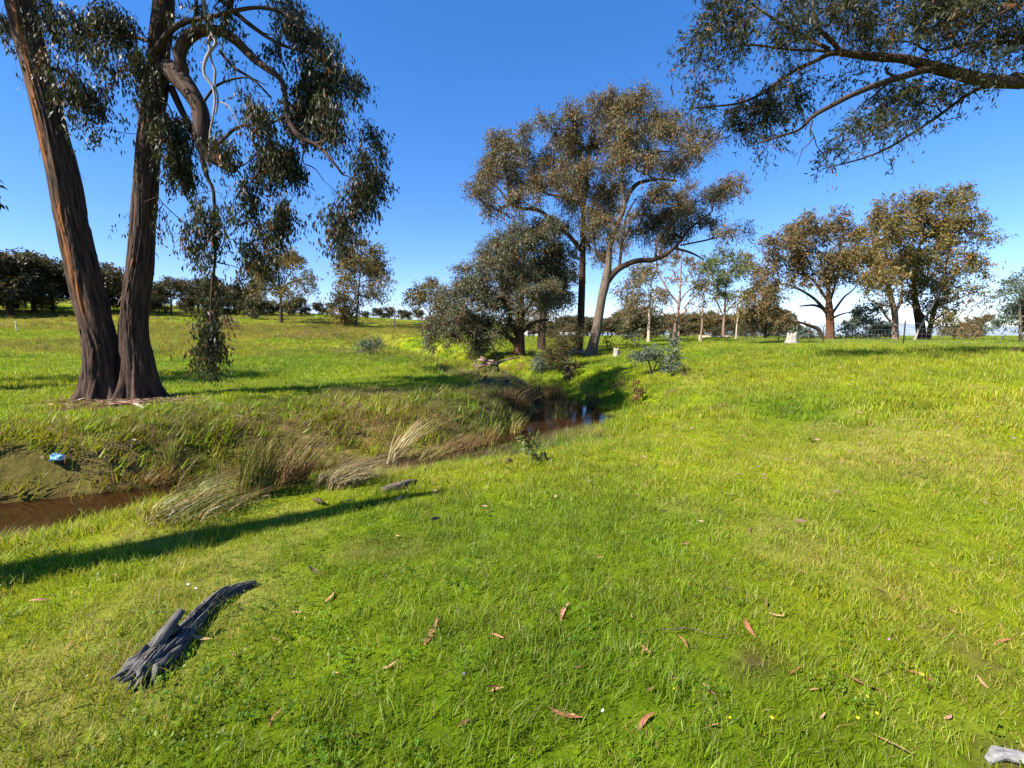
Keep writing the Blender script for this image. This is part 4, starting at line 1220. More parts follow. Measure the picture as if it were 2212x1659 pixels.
    px_tree('gum_tree', 'thin cream stemmed gum between the log rail and dark star picket', 'tree', g, 50,
            [[(1680, 1100, 11), (1690, 980, 9), (1698, 870, 9), (1706, 780, 7), (1705, 680, 4)]], [[(1702, 800, 5), (1680, 770, 4), (1660, 740, 2)]], [(1700, 640, 80, 55), (1760, 590, 55, 50), (1720, 720, 60, 30, .5)], PAL_GREENBROWN, M_BARK_PALE, (.28, .09), 29, **kw)
    px_tree('gum_tree', 'low spreading brown gum with dark shaded underside left of the broad red trunk', 'tree', g, 64,
            [[(1990, 1060, 16), (1995, 930, 14), (2010, 800, 11), (2000, 650, 7)]], [],
            [(1840, 240, 80, 70), (1940, 330, 95, 80), (1880, 420, 90, 65), (1850, 600, 100, 80), (1950, 700, 120, 100), (1850, 760, 100, 80), (2080, 680, 120, 110), (2100, 800, 110, 90), (1950, 830, 90, 60), (1990, 480, 90, 80), (1800, 300, 50, 50, .7), (1790, 860, 60, 50), (2180, 850, 80, 60)], PAL_BROWN, M_BARK_DARK, (.32, .11), 30, **kw)
    h = F(1463, 460.8, .3385)
    kr = dict(K=1.9, clump=.85, per=10, tip=.014, seg=.9, spread=.13, twig_r=.009, downw=.45, droop=.35)
    px_tree('gum_tree', 'broad brown leaved gum with thick red brown trunk by the fence', 'tree', h, 46,
            [[(975, 830, 34), (975, 760, 28), (975, 690, 27), (970, 620, 27), (967, 540, 18), (962, 400, 11), (965, 250, 6)]],
            [[(930, 820, 14), (905, 745, 13), (850, 718, 11), (770, 692, 5)], [(960, 640, 14), (870, 542, 9), (750, 472, 7), (640, 442, 4)], [(960, 625, 10), (880, 588, 8), (780, 592, 4)], [(960, 560, 10), (870, 430, 8), (780, 360, 4)], [(985, 645, 10), (1060, 540, 7), (1120, 490, 5), (1180, 420, 3)],
             [(975, 560, 11), (1010, 440, 8), (1030, 300, 6), (1042, 150, 3)], [(966, 520, 8), (925, 330, 6), (880, 200, 3)], [(985, 670, 8), (1060, 640, 5), (1150, 625, 2)], [(770, 692, 4), (740, 640, 3)]],
            [(650, 180, 80, 60), (600, 260, 55, 50), (760, 130, 80, 60), (900, 50, 90, 50), (1000, 10, 85, 35), (880, 150, 100, 70), (1050, 100, 80, 70), (700, 260, 90, 70), (830, 270, 100, 80), (960, 260, 90, 70), (1080, 220, 80, 80), (1110, 330, 80, 80), (1000, 390, 90, 65), (860, 390, 90, 60), (720, 360, 90, 60),
             (620, 370, 60, 45), (1100, 430, 60, 50, .8), (640, 500, 80, 40, .8), (760, 470, 80, 40, .8), (560, 550, 90, 50), (960, 140, 70, 60, .8)], PAL_BROWN, M_BARK_RED, (.25, .085), 31, sides=18, streaks=[lambda V, c, s, t: .5 * vn(t * 8, s * .7, 2, per=8)], **kr)
    px_tree('gum_tree', 'olive crowned gum with grey mottled trunk between the two darkest trunks at right', 'tree', h, 44,
            [[(1392, 790, 22), (1392, 720, 20), (1388, 640, 22), (1370, 560, 18), (1335, 420, 12), (1300, 280, 7)]], [[(1390, 640, 12), (1425, 560, 11), (1435, 470, 8), (1440, 360, 4)], [(1360, 690, 8), (1320, 640, 7), (1290, 560, 4)], [(1380, 600, 6), (1240, 560, 5), (1200, 500, 3)]],
            [(1240, 40, 100, 50), (1340, 0, 90, 50), (1330, -50, 70, 40), (1250, 150, 100, 80), (1190, 240, 80, 80), (1350, 120, 95, 90), (1320, 260, 95, 85), (1230, 370, 80, 70), (1330, 380, 95, 75), (1420, 300, 85, 80), (1280, 480, 70, 50), (1430, 430, 85, 75), (1220, 450, 40, 50, .6)], PAL_GREENBROWN, M_BARK_MIX, (.25, .085), 32, sides=16, **kr)
    px_tree('gum_tree', 'largest right hand gum, dark hollow trunk and dense tiered crown', 'tree', h, 45,
            [[(1560, 815, 38), (1556, 760, 32), (1545, 680, 31), (1522, 580, 22), (1512, 450, 15), (1530, 300, 11), (1570, 100, 7), (1600, 0, 4)], [(1600, 800, 20), (1625, 680, 17), (1655, 560, 16), (1690, 440, 12), (1720, 300, 8), (1760, 120, 5)]],
            [[(1600, 690, 8), (1560, 640, 8), (1470, 560, 4)], [(1690, 450, 8), (1780, 380, 6), (1900, 260, 3)], [(1650, 590, 7), (1760, 560, 5), (1900, 500, 3)], [(1620, 700, 6), (1700, 640, 5), (1790, 640, 3)]],
            [(1500, 20, 90, 60), (1480, -70, 80, 50), (1600, 70, 100, 80), (1620, -50, 90, 60), (1500, 180, 100, 90), (1650, 180, 100, 90), (1740, 60, 90, 80), (1700, -100, 60, 45), (1820, -110, 60, 50), (1780, -20, 75, 65), (1870, -40, 55, 50), (1890, 50, 60, 50), (1850, 120, 80, 65), (1800, 230, 90, 65), (1920, 160, 55, 35, .8), (2030, 195, 60, 22, .7), (1600, 320, 100, 80), (1730, 330, 90, 70), (1880, 320, 90, 45), (1980, 350, 70, 38),
             (1650, 440, 95, 65), (1780, 460, 85, 50), (1890, 500, 75, 40), (1570, 480, 85, 65), (1750, 590, 100, 38, .8), (1640, 630, 80, 50), (1700, 690, 70, 40), (1520, 300, 70, 70)], PAL_GREENBROWN, M_BARK_DARK, (.25, .085), 33, sides=18, **kr)
    # dead stem leaning against it
    rng = np.random.default_rng(5)
    p, r = px_path(h, [(1510, 808, 9), (1545, 735, 8), (1600, 640, 8), (1650, 540, 7), (1690, 455, 5)], 42.5)
    b = p[0].copy(); p[0, 2] = h1(b[0], b[1]) - .2; b[2] = p[0, 2]
    V, Q, T, at = bark_tube(p, r, 10, .08, 0, 3); mb = MB(); mb.add(V, Q, T, bark=at['bark'])
    tag(obj('dead_tree', mb.mesh('dead_tree', b), M_BARK_DEAD, loc=b), 'bleached dead stem leaning diagonally against the largest right hand gum', 'dead tree')
    px_tree('gum_tree', 'bushy blue green tree cut off by the right edge of the picture', 'tree', h, 30,
            [[(2195, 800, 12), (2190, 700, 11), (2185, 600, 8), (2190, 500, 5)]], [],
            [(2150, 480, 70, 60, .8), (2200, 540, 90, 80), (2120, 590, 80, 70), (2200, 650, 90, 70), (2060, 560, 50, 50, .7), (2130, 700, 70, 45), (2290, 560, 90, 90), (2300, 680, 80, 80), (2230, 420, 60, 50, .5)], PAL_BLUE, M_BARK_GREY, (.17, .065), 34, K=1.7, clump=.55, per=10, tip=.010, seg=.6, spread=.09, twig_r=.006, sides=12)
    for i, (lab, lum, pal, Yb, tr) in enumerate((
            ('dense grey green wattle bush filling the gap right of the broad red trunk', [(1250, 640, 110, 60), (1180, 720, 120, 55), (1330, 730, 90, 45), (1290, 570, 60, 40, .8), (1200, 780, 100, 30)], PAL_BLUE, 58, (1240, 800)),
            ('low grey bush peeping out just left of the broad red trunk', [(1060, 770, 50, 35), (850, 770, 70, 40), (780, 790, 50, 30)], PAL_BLUE, 55, (840, 800)),
            ('rusty brown bare bush between the largest right hand gum and the fence end', [(1800, 740, 80, 50, .8), (1740, 700, 50, 40, .8), (1900, 770, 80, 40, .8), (1850, 690, 60, 40, .3)], PAL_BROWN, 56, (1800, 800)))):
        px_tree('bush', lab, 'bush', h, Yb, [[(tr[0], tr[1], 6), (tr[0], tr[1] - 60, 4), (tr[0] + 5, tr[1] - 110, 3)]], [], lum, pal, M_BARK_GREY, (.30, .11), 40 + i, K=1.6, clump=.8, per=10, tip=.012, seg=.8, spread=.14, twig_r=.008, flare=0)
    m = F(518.4, 547, .2083)
    kf = dict(K=2.3, clump=1.25, per=10, tip=.02, seg=1.3, spread=.22, twig_r=.014, downw=.4, droop=.35)
    px_tree('gum_tree', 'wide spreading gum on the field edge below the hanging foliage', 'tree', m, 75,
            [[(430, 720, 20), (428, 620, 16), (425, 500, 15), (415, 380, 13), (402, 250, 8), (410, 100, 5)]], [[(430, 430, 9), (480, 335, 8), (600, 282, 5), (720, 272, 3)], [(425, 360, 7), (500, 240, 6), (570, 150, 3)], [(415, 420, 7), (330, 300, 6), (250, 250, 3)]],
            [(200, 80, 110, 70), (330, 40, 100, 50), (450, 40, 90, 50), (560, 60, 70, 50), (150, 180, 100, 80), (300, 170, 100, 70), (450, 150, 90, 70), (580, 150, 60, 60), (200, 280, 100, 70), (350, 300, 95, 60), (640, 270, 80, 50), (730, 300, 70, 45), (780, 260, 35, 35, .7), (120, 330, 90, 70), (300, 400, 100, 50), (480, 430, 80, 40), (570, 400, 80, 35)], PAL_GREENBROWN, M_BARK_DARK, (.38, .13), 50, **kf)
    px_tree('gum_tree', 'tall narrow crowned gum alone on the field edge near the middle', 'tree', m, 75,
            [[(1205, 760, 16), (1208, 680, 13), (1215, 600, 12), (1225, 430, 11), (1240, 250, 8), (1250, 60, 5)]], [[(1235, 330, 7), (1290, 290, 6), (1400, 280, 4), (1490, 320, 2)], [(1240, 260, 6), (1330, 180, 5), (1420, 120, 3)], [(1225, 400, 6), (1150, 350, 5), (1080, 320, 3)]],
            [(1230, -60, 80, 45), (1130, 0, 75, 55), (1080, 80, 70, 60), (1300, 0, 90, 60), (1420, 50, 90, 50), (1200, 70, 100, 70), (1060, 150, 55, 50), (1340, 120, 95, 60), (1450, 130, 60, 50), (1120, 220, 80, 60), (1030, 310, 60, 50), (1130, 330, 80, 60), (1300, 230, 80, 50), (1400, 250, 70, 50), (1480, 230, 60, 40), (1520, 300, 45, 45), (1350, 360, 80, 50), (1420, 430, 60, 45), (1290, 440, 70, 50), (1110, 430, 60, 40, .7)], PAL_GREENBROWN, M_BARK_GREY, (.38, .13), 51, **kf)
    px_tree('gum_sapling', 'golden brown bushy young gum at foot of the tall narrow gum', 'tree', m, 74,
            [[(1080, 745, 7), (1085, 640, 6), (1080, 500, 4)]], [], [(1030, 450, 60, 60), (1020, 560, 60, 60), (1100, 520, 80, 70), (1060, 650, 80, 60), (1150, 620, 80, 70), (1160, 700, 70, 40), (1040, 710, 70, 40)], PAL_GREENBROWN, M_BARK_DARK, (.38, .13), 52, **{**kf, 'K': 1.7})
    px_tree('gum_tree', 'rounded golden topped gum rising behind left side of the dense creek gum', 'tree', m, 80,
            [[(1972, 790, 9), (1970, 700, 8), (1972, 600, 7), (1985, 500, 5)]], [[(1972, 640, 5), (1920, 560, 4), (1860, 520, 3)], [(1975, 620, 5), (2040, 540, 3)]], [(1820, 460, 65, 45), (1900, 400, 75, 50), (1980, 360, 85, 42), (2040, 410, 70, 55), (1880, 500, 80, 40), (2000, 480, 85, 50), (2080, 480, 60, 45), (1790, 500, 45, 25)], PAL_GREENBROWN, M_BARK_DARK, (.38, .13), 53, **kf)
    px_tree('dead_tree', 'small white leafless dead tree standing before the far dark trees', 'dead tree', m, 78,
            [[(1604, 780, 6), (1600, 680, 5), (1597, 600, 3.5), (1590, 520, 1.5)]], [[(1600, 650, 4), (1560, 600, 3), (1545, 540, 1.5)], [(1600, 640, 4), (1640, 590, 3), (1625, 530, 1.5)], [(1570, 610, 2.5), (1600, 540, 2), (1595, 510, 1)], [(1600, 690, 3), (1650, 640, 2), (1660, 590, 1)]], [], PAL_DARK, M_BARK_PALE, (.3, .1), 54, flare=.1)
    return m

ROWLAB = {(28, 535): 'biggest dark dome crowned gum at far left behind the marker post', (78, 552): 'flat crowned dark gum just left of the leaning left trunk', (118, 568): 'dark gum partly hidden by the left trunk of the forked tree', (238, 574): 'dark gum framed in the gap between the forked trunks', (430, 600): 'dark gum directly behind the hanging leafy strip at left', (815, 664): 'dark gum just right of the tall narrow crowned field gum'}

# ================================================================== far trees: a few kinds, then copies
def local_tree(name, label, cat, H_, lumps, trunks, pal, bark, leaf, seed, group, **kw):
    rng = np.random.default_rng(seed)
    kw = {**dict(K=1.35, clump=.95, per=9, tip=.02, seg=1.4, spread=.2, twig_r=0, sides=8, downw=.4, droop=.3, flare=.2), **kw}
    return grow_tree(name, label, cat, np.zeros(3), [(np.array(p, float), np.array(r, float)) for p, r in trunks], [], [(np.array(c, float), np.array(r, float), 1.0) for c, r in lumps], pal, bark, leaf, rng, group=group, **kw)


def build_far_trees():
    rng = np.random.default_rng(99)
    gl, gf = 'dark gums along the left field edge', 'far tree line behind the paddock'
    def rl(n, cz, R, rz, sx, sz, seed):
        r = np.random.default_rng(seed); out = []
        for i in range(n):
            a = r.random() * 6.283; k = r.random() ** .5
            z = cz + r.uniform(-1, 1) * rz
            kk = math.sqrt(max(.05, 1 - ((z - cz) / (rz * 1.25)) ** 2))
            out.append(((math.cos(a) * R * k * kk, math.sin(a) * R * k * kk, z), (sx * r.uniform(.75, 1.25), sx * r.uniform(.75, 1.25), sz * r.uniform(.75, 1.25))))
        return out
    T = lambda h, r: [([(0, 0, -.5), (0.05, 0, h * .2), (-.1, .1, h * .45), (.1, 0, h * .7)], [r, r * .8, r * .6, r * .25])]
    A = local_tree('gum_tree', 'far', 'tree', 10, rl(26, 5.9, 4.0, 3.4, 1.6, 1.0, 1), T(9, .34), PAL_DARK, M_BARK_DARK, (.40, .15), 61, gl)
    B = local_tree('gum_tree', 'far', 'tree', 12, rl(22, 7.2, 2.8, 4.2, 1.4, 1.0, 2), T(11, .28), PAL_DARK, M_BARK_GREY, (.40, .15), 62, gl)
    Cc = local_tree('gum_tree', 'far', 'tree', 9, rl(18, 6.6, 4.2, 1.5, 1.7, .8, 3), T(8, .30), PAL_DARK, M_BARK_DARK, (.40, .15), 63, gl)
    D = local_tree('gum_tree', 'far', 'tree', 6, rl(14, 2.9, 2.4, 2.1, 1.3, 1.0, 4), T(5, .2), PAL_DARK, M_BARK_DARK, (.40, .15), 64, gl)
    E = local_tree('gum_tree', 'far', 'tree', 14, rl(14, 9.6, 2.6, 3.4, 1.3, .9, 5), T(13, .24), PAL_GREENBROWN, M_BARK_PALE, (.42, .16), 65, gf)
    Fa = local_tree('gum_tree', 'far', 'tree', 10, rl(16, 6.0, 3.4, 3.0, 1.6, 1.1, 6), T(9, .3), PAL_OLIVE, M_BARK_GREY, (.45, .17), 66, gf)
    tops = dict(A=10.0, B=12.2, C=8.8, D=6.0, E=13.8, F=10.0)
    arch = dict(A=A, B=B, C=Cc, D=D, E=E, F=Fa)
    used = set()
    def place(k, px, top, Y, label, group, wide=1.0):
        p = P(px, 700, Y); z = h1(p[0], Y)
        zt = P(px, top, Y)[2]
        s = max(.25, (zt - z) / tops[k])
        sc = (s * wide, s * wide, s)
        o = arch[k]
        rz = rng.uniform(0, 6.28)
        if k not in used:
            used.add(k); o.location = (p[0], Y, z); o.rotation_euler = (0, 0, rz); o.scale = sc; o['label'] = label
        else:
            o = copy_thing(o, (p[0], Y, z), rz, sc, label)
        o['group'] = group
    row = 'dark rounded gum in the row along the top of the left field'
    for k, px, top, Y, w in (('A', -60, 528, 70, 1.1), ('A', 28, 535, 74, 1.0), ('C', 78, 552, 78, 1.1), ('A', 118, 568, 82, 1.0), ('B', 60, 575, 86, 1.1), ('A', 190, 585, 84, 1.0), ('C', 238, 574, 80, 1.0), ('A', 268, 590, 86, 1.0),
                             ('D', 20, 625, 80, 1.2), ('D', 95, 640, 84, 1.2), ('D', 232, 640, 88, 1.2), ('D', 275, 640, 90, 1.2), ('D', 345, 640, 88, 1.1), ('D', 405, 645, 90, 1.1), ('B', -110, 520, 74, 1.2), ('A', -170, 515, 72, 1.1),
                             ('A', 330, 618, 98, 1.0), ('A', 430, 600, 92, .9), ('B', 465, 596, 94, 1.1), ('A', 495, 612, 92, .9), ('D', 470, 645, 90, 1.2), ('D', 520, 640, 92, 1.2), ('A', 528, 620, 96, .9), ('D', 590, 650, 95, 1.3), ('D', 625, 648, 96, 1.2), ('A', 650, 640, 100, .9),
                             ('A', 690, 652, 104, .9), ('B', 715, 660, 106, 1.1), ('D', 700, 670, 104, 1.3), ('A', 745, 672, 110, .9), ('D', 660, 668, 100, 1.3), ('A', 815, 664, 112, 1.0), ('A', 842, 662, 116, .9), ('D', 880, 672, 106, 1.1), ('A', 868, 668, 116, 1.0), ('A', 905, 668, 112, 1.0), ('D', 830, 676, 112, 1.4), ('D', 790, 676, 108, 1.2)):
        place(k, px, top, Y, ROWLAB.get((px, top), row), gl, w * 1.2)
    place('C', 372, 602, 82, 'flat topped open gum showing sky through it, right of the forked trunks', gl, 1.0)
    place('D', 556, 634, 82, 'dark green cone shaped tree left of the wide spreading field gum', gl, .95)
    line = 'small distant gum in the far tree line beyond the paddock'
    px = 925
    while px < 1560:
        k = 'ABFFDEF'[rng.integers(0, 7)]
        top = 686 + rng.normal(0, 5) + (8 if 1030 < px < 1200 else 0)
        if k in 'BE': top -= 5
        if k == 'D': top += 12
        place(k, px, top, rng.uniform(140, 190), line, gf, 1.5)
        px += rng.uniform(7, 13)
    mid = 'olive brown gum in the thicket behind the log rail'
    for k, px, top, Y in (('F', 1355, 672, 100), ('F', 1382, 662, 92), ('D', 1392, 672, 75), ('F', 1425, 684, 110), ('F', 1450, 690, 120), ('F', 1487, 684, 100), ('F', 1508, 676, 95), ('E', 1530, 668, 100), ('F', 1545, 684, 90), ('F', 1572, 680, 92), ('D', 1590, 700, 85), ('F', 1605, 676, 90),
                          ('F', 1632, 668, 88), ('F', 1655, 664, 86), ('F', 1680, 668, 84), ('D', 1660, 700, 80), ('D', 1625, 704, 80), ('D', 1700, 705, 80), ('F', 1712, 690, 88), ('D', 1735, 716, 90), ('F', 1500, 700, 80), ('D', 1470, 705, 85), ('D', 1550, 706, 82)):
        place(k, px, top, Y, mid, 'thicket behind the log rail', 1.5)
    for k, px, top, Y in (('D', 1905, 700, 75), ('D', 2050, 706, 90), ('D', 2075, 700, 85), ('D', 2105, 694, 80), ('F', 2120, 680, 75), ('D', 2240, 690, 70), ('F', 2300, 660, 60), ('F', 2400, 650, 62)):
        place(k, px, top, Y, 'grey green scrub tree beyond the wire fence at right', 'scrub beyond the wire fence', 1.2)


# ================================================================== shrubs, rushes, debris
def small_shrub(name, label, cat, px, py, lum, pal, seed, leaf=(.06, .026), stems=3, dy=0, bark=None, group=None, r0=.02, K=1.3, **kw):
    rng = np.random.default_rng(seed)
    b = G(px, py)
    Y = b[1] + dy
    f = F(0, 0, 1)
    lumps = px_lumps(f, lum, Y, 1.0, .08, rng)
    tr = []
    top = max(l[0][2] for l in lumps)
    for i in range(stems):
        l = lumps[i % len(lumps)][0]
        e = l + rng.normal(0, .08, 3)
        mid = b * .5 + e * .5 + rng.normal(0, .06, 3)
        s0 = b + np.array([rng.normal(0, .03), rng.normal(0, .03), -.06])
        tr.append((np.array([s0, mid, e]), np.array([r0, r0 * .75, r0 * .4])))
    kw = {**dict(clump=.16, per=7, spray=(.5, 1.1), droop=.15, downw=.1, tip=.003, seg=.16, spread=.025, twig_r=.002, sides=7, flare=0), **kw}
    return grow_tree(name, label, cat, b, tr, [], lumps, pal, bark or M_BARK_GREY, leaf, rng, K=K, group=group, **kw)


def build_shrubs():
    sg = 'shrubs on the creek bank'
    small_shrub('shrub', 'round grey leaved shrub alone in the field left of the creek', 'shrub', 800, 768, [(800, 744, 18, 13), (782, 752, 10, 9, .6), (818, 748, 10, 11, .8), (795, 735, 10, 8, .7), (765, 768, 9, 5, .25)], PAL_BLUE, 201, (.09, .035), 4, K=1.5, clump=.35)
    small_shrub('shrub', 'larger left shrub of the grey leaved pair on the right bank', 'shrub', 1408, 812, [(1385, 765, 16, 14), (1405, 757, 20, 12), (1425, 768, 18, 15), (1395, 782, 18, 10, .8), (1440, 785, 10, 12, .7)], PAL_BLUE, 202, (.075, .035), 3, K=1.5, clump=.2, r0=.035)
    small_shrub('shrub', 'upright right shrub of the grey leaved pair on the right bank', 'shrub', 1453, 812, [(1452, 760, 12, 10, .8), (1460, 780, 17, 14), (1448, 795, 13, 10, .9), (1468, 797, 14, 10, .8)], PAL_BLUE, 203, (.07, .032), 4, K=1.4, clump=.2, r0=.018)
    small_shrub('shrub', 'low dark scrubby bush at the foot of the grey leaved pair', 'shrub', 1475, 813, [(1473, 804, 12, 6), (1490, 808, 8, 4, .7), (1370, 806, 10, 6, .6)][:2], PAL_DARK, 204, (.05, .022), 3, clump=.15)
    small_shrub('wattle_bush', 'feathery brownish wattle bush leaning over the creek left of the leaning gum', 'shrub', 1222, 800, [(1215, 718, 22, 18, .8), (1200, 740, 22, 18), (1225, 745, 20, 20), (1210, 765, 24, 16), (1235, 722, 16, 14, .6), (1190, 760, 14, 14, .8)], PAL_WATTLE, 205, (.085, .016), 3, K=1.5, clump=.35, r0=.04, bark=M_BARK_DARK)
    small_shrub('shrub', 'round grey green bush on the creek bank under the wattle', 'shrub', 1170, 808, [(1170, 786, 20, 14), (1158, 792, 12, 12), (1184, 790, 12, 12)], PAL_BLUE, 206, (.085, .034), 4, K=1.6, clump=.3)
    small_shrub('shrub', 'dark glossy leaved bush in shade below the wattle', 'shrub', 1230, 822, [(1228, 790, 14, 14, 1.2), (1234, 806, 17, 14, 1.3), (1222, 808, 14, 12, 1.2), (1248, 790, 10, 8, .4)], PAL_DARK, 207, (.10, .05), 4, K=1.6, clump=.22, bark=M_BARK_DARK)
    small_shrub('shrub', 'thin upright olive shrub left of the pale tussocks', 'shrub', 1022, 786, [(1015, 765, 8, 14, .7), (1028, 757, 7, 16, .7), (1037, 770, 6, 12, .6), (1020, 745, 10, 10, .4)], PAL_WATTLE, 208, (.08, .014), 5, K=1.1, clump=.2)
    small_shrub('seedling', 'red brown leaved seedling on the bank right of the pool', 'sapling', 1380, 876, [(1376, 835, 6, 10, .8), (1382, 850, 8, 8), (1379, 866, 8, 7), (1390, 852, 5, 5, .6)], PAL_RED, 209, (.085, .026), 3, K=1.5, clump=.12, r0=.012, bark=M_BARK_DARK)
    small_shrub('sapling', 'little green gum sapling beside the arched dark root', 'sapling', 1147, 994, [(1150, 962, 9, 8, .9), (1156, 980, 10, 7), (1143, 978, 7, 7, .9), (1140, 955, 4, 6, .5), (1160, 968, 7, 5, .6)], PAL_GREEN, 210, (.075, .034), 2, K=1.2, clump=.09, r0=.008)
    small_shrub('shrub', 'scraggly low brown shrub on the shaded right bank', 'shrub', 1337, 842, [(1336, 828, 9, 8, .6), (1326, 834, 7, 5, .5)], PAL_WATTLE, 211, (.06, .025), 4, clump=.12)
    small_shrub('sapling', 'thin leafy sapling standing beside the pale grey stump', 'sapling', 1315, 757, [(1316, 736, 6, 8, .8), (1313, 748, 5, 6, .6), (1318, 727, 5, 4, .5)], PAL_WATTLE, 212, (.15, .06), 2, clump=.3, r0=.03)
    small_shrub('sapling', 'young blue green gum between the stump and the pale trunk', 'sapling', 1372, 756, [(1370, 725, 10, 9), (1374, 715, 7, 6, .8), (1366, 734, 7, 5, .7)], PAL_BLUE, 213, (.16, .07), 2, clump=.4, r0=.03)
    small_shrub('shrub', 'blue grey young gum standing between pale double trunk and right bank shrubs', 'shrub', 1456, 752, [(1455, 735, 13, 10), (1447, 742, 9, 7), (1464, 742, 9, 7), (1456, 726, 8, 6, .8)], PAL_BLUE, 214, (.14, .065), 2, K=1.6, clump=.35, r0=.03)
    small_shrub('dry_bush', 'straw coloured dry bush on the field edge behind the hanging strip', 'shrub', 497, 712, [(497, 698, 12, 12, 1.4), (488, 705, 10, 7, 1.2), (508, 706, 9, 6, 1.2)], ((.20, .13, .07), (.34, .24, .15), (.2, .1, .05), .1, None), 215, (.5, .05), 3, K=1.5, clump=.6, downw=-.2)
    # dead branch with black twigs at the creek head
    b = G(1075, 812); Y = b[1]
    mb = MB()
    for pts in ([(1078, 812, 2.2), (1076, 790, 2), (1073, 772, 1.8), (1068, 757, 1.4), (1066, 745, .8)], [(1074, 776, 1.5), (1058, 764, 1.2), (1035, 757, .9), (1020, 755, .5)], [(1073, 768, 1.3), (1050, 756, 1), (1030, 750, .5)],
                [(1074, 774, 1.4), (1090, 764, 1), (1096, 755, .6)], [(1070, 762, 1.2), (1080, 750, .9), (1084, 740, .5)], [(1077, 796, 1.2), (1062, 803, 1), (1047, 806, .6)], [(1077, 790, 1.2), (1060, 798, 1), (1040, 808, .5)], [(1068, 757, 1.2), (1062, 745, 1), (1060, 735, .6)]):
        p, r = px_path(F(0, 0, 1), pts, Y); V, Q, T, bk = tubes(p[None], r[None] * .9, 5); mb.add(V, Q, T, bark=bk)
    tag(obj('dead_branch', mb.mesh('dead_branch', b), M_BARK_DARK, loc=b), 'black dead branch with spiky twigs standing up at the head of the pool', 'dead branch')
    mb = MB()
    for pts in ([(1070, 790, 3), (1085, 780, 3), (1100, 776, 2.4), (1123, 772, 1.2)], [(1100, 776, 2), (1108, 772, 1)]):
        p, r = px_path(F(0, 0, 1), pts, Y + .6); V, Q, T, bk = tubes(smooth_path(np.concatenate([p, r[:, None]], 1), 8)[None, :, :3], np.linspace(r[0], r[-1], 8)[None], 7); mb.add(V, Q, T, bark=bk)
    b2 = P(1070, 790, Y + .6)
    tag(obj('fallen_branch', mb.mesh('fallen_branch', b2), M_BARK_MIX, loc=b2), 'forked brown branch lying across the rotten wood heap', 'branch')
    # rotten heap of wood
    rng = np.random.default_rng(4)
    b = G(1048, 800); mb = MB()
    for i in range(16):
        a = rng.normal(0, .28); q = b + np.array([a, rng.normal(0, .15), .08 + rng.random() * .45 * (1 - abs(a))])
        d = nrm(np.array([rng.normal(), rng.normal() * .5, rng.normal() * .5])) * rng.uniform(.12, .3)
        p = np.stack([q - d, q + rng.normal(0, .03, 3), q + d]); V, Q, T, bk = tubes(p[None], np.array([[.03, .06, .025]]) * rng.uniform(.6, 1.3), 6); mb.add(V, Q, T, bark=bk)
    tag(obj('rotten_wood', mb.mesh('rotten_wood', b), M_BARK_MIX, loc=b), 'heap of rotten red brown wood left of the pale tussocks', 'rotten wood')
    for lab, pts, kk in (('dark driftwood limb lying on the edge of the shaded cut bank', [(1040, 828, 4), (1065, 826, 4), (1085, 824, 5), (1100, 822, 3)], M_BARK_DARK), ('short black broken stake sticking up at the shaded bank edge', [(1040, 826, 2.5), (1046, 818, 2.4), (1053, 811, 1.5)], M_BARK_DARK),
                      ('dark stick lying across the shaded bank right of the reeds', [(1295, 822, 3), (1318, 818, 3), (1340, 819, 2)], M_BARK_DARK)):
        b = G(pts[0][0], pts[0][1] + 3); p, r = px_path(F(0, 0, 1), pts, b[1] - .1); V, Q, T, bk = tubes(p[None], r[None], 7); mb = MB(); mb.add(V, Q, T, bark=bk)
        tag(obj('fallen_branch', mb.mesh('fallen_branch', b), kk, loc=b), lab, 'branch')
    # roots and fallen sticks at the foot of the leaning gum
    b = G(1250, 770); mb = MB()
    for i in range(8):
        q = b + np.array([rng.normal(0, .7), rng.normal(0, .2), .1 + rng.random() * .35]); d = nrm(np.array([rng.normal(), rng.normal() * .4, rng.normal() * .35])) * rng.uniform(.3, .8)
        p = np.stack([q - d, q + rng.normal(0, .08, 3), q + d]); V, Q, T, bk = tubes(p[None], np.array([[.04, .06, .02]]), 6); mb.add(V, Q, T, bark=bk)
    tag(obj('fallen_branch', mb.mesh('fallen_branch', b), M_BARK_DEAD, loc=b), 'tangle of pale fallen branches against the foot of the leaning gum', 'branch')


def stems_mesh(n, rad, h, w, lean, wind, cols, rng, segs=4, flat=0.0):
    V, Q, T, hv, idx = blades(n, rad, h, w, lean, rng, segs=segs, flat=flat, wind=wind)
    c0, c1, c2 = [np.array(c) for c in cols]
    k = np.minimum(hv * 2, 1)[:, None]; k2 = np.clip(hv * 2 - 1, 0, 1)[:, None]
    c = (c0 * (1 - k) + c1 * k) * (1 - k2) + c2 * k2
    c = c * rng.uniform(.65, 1.3, n)[idx][:, None]
    dry = (rng.random(n) < .3)[idx]
    c[dry] = np.array([.24, .155, .055]) * rng.uniform(.5, 1.1, n)[idx][dry][:, None]
    return V, Q, T, c


RUSH_GREEN = ((.20, .14, .05), (.085, .115, .018), (.125, .085, .022))
RUSH_STRAW = ((.30, .20, .075), (.27, .18, .06), (.18, .105, .035))
RUSH_BROWN = ((.14, .080, .028), (.125, .075, .025), (.10, .055, .018))
RUSH_YELLOW = ((.30, .22, .08), (.24, .21, .05), (.18, .15, .04))


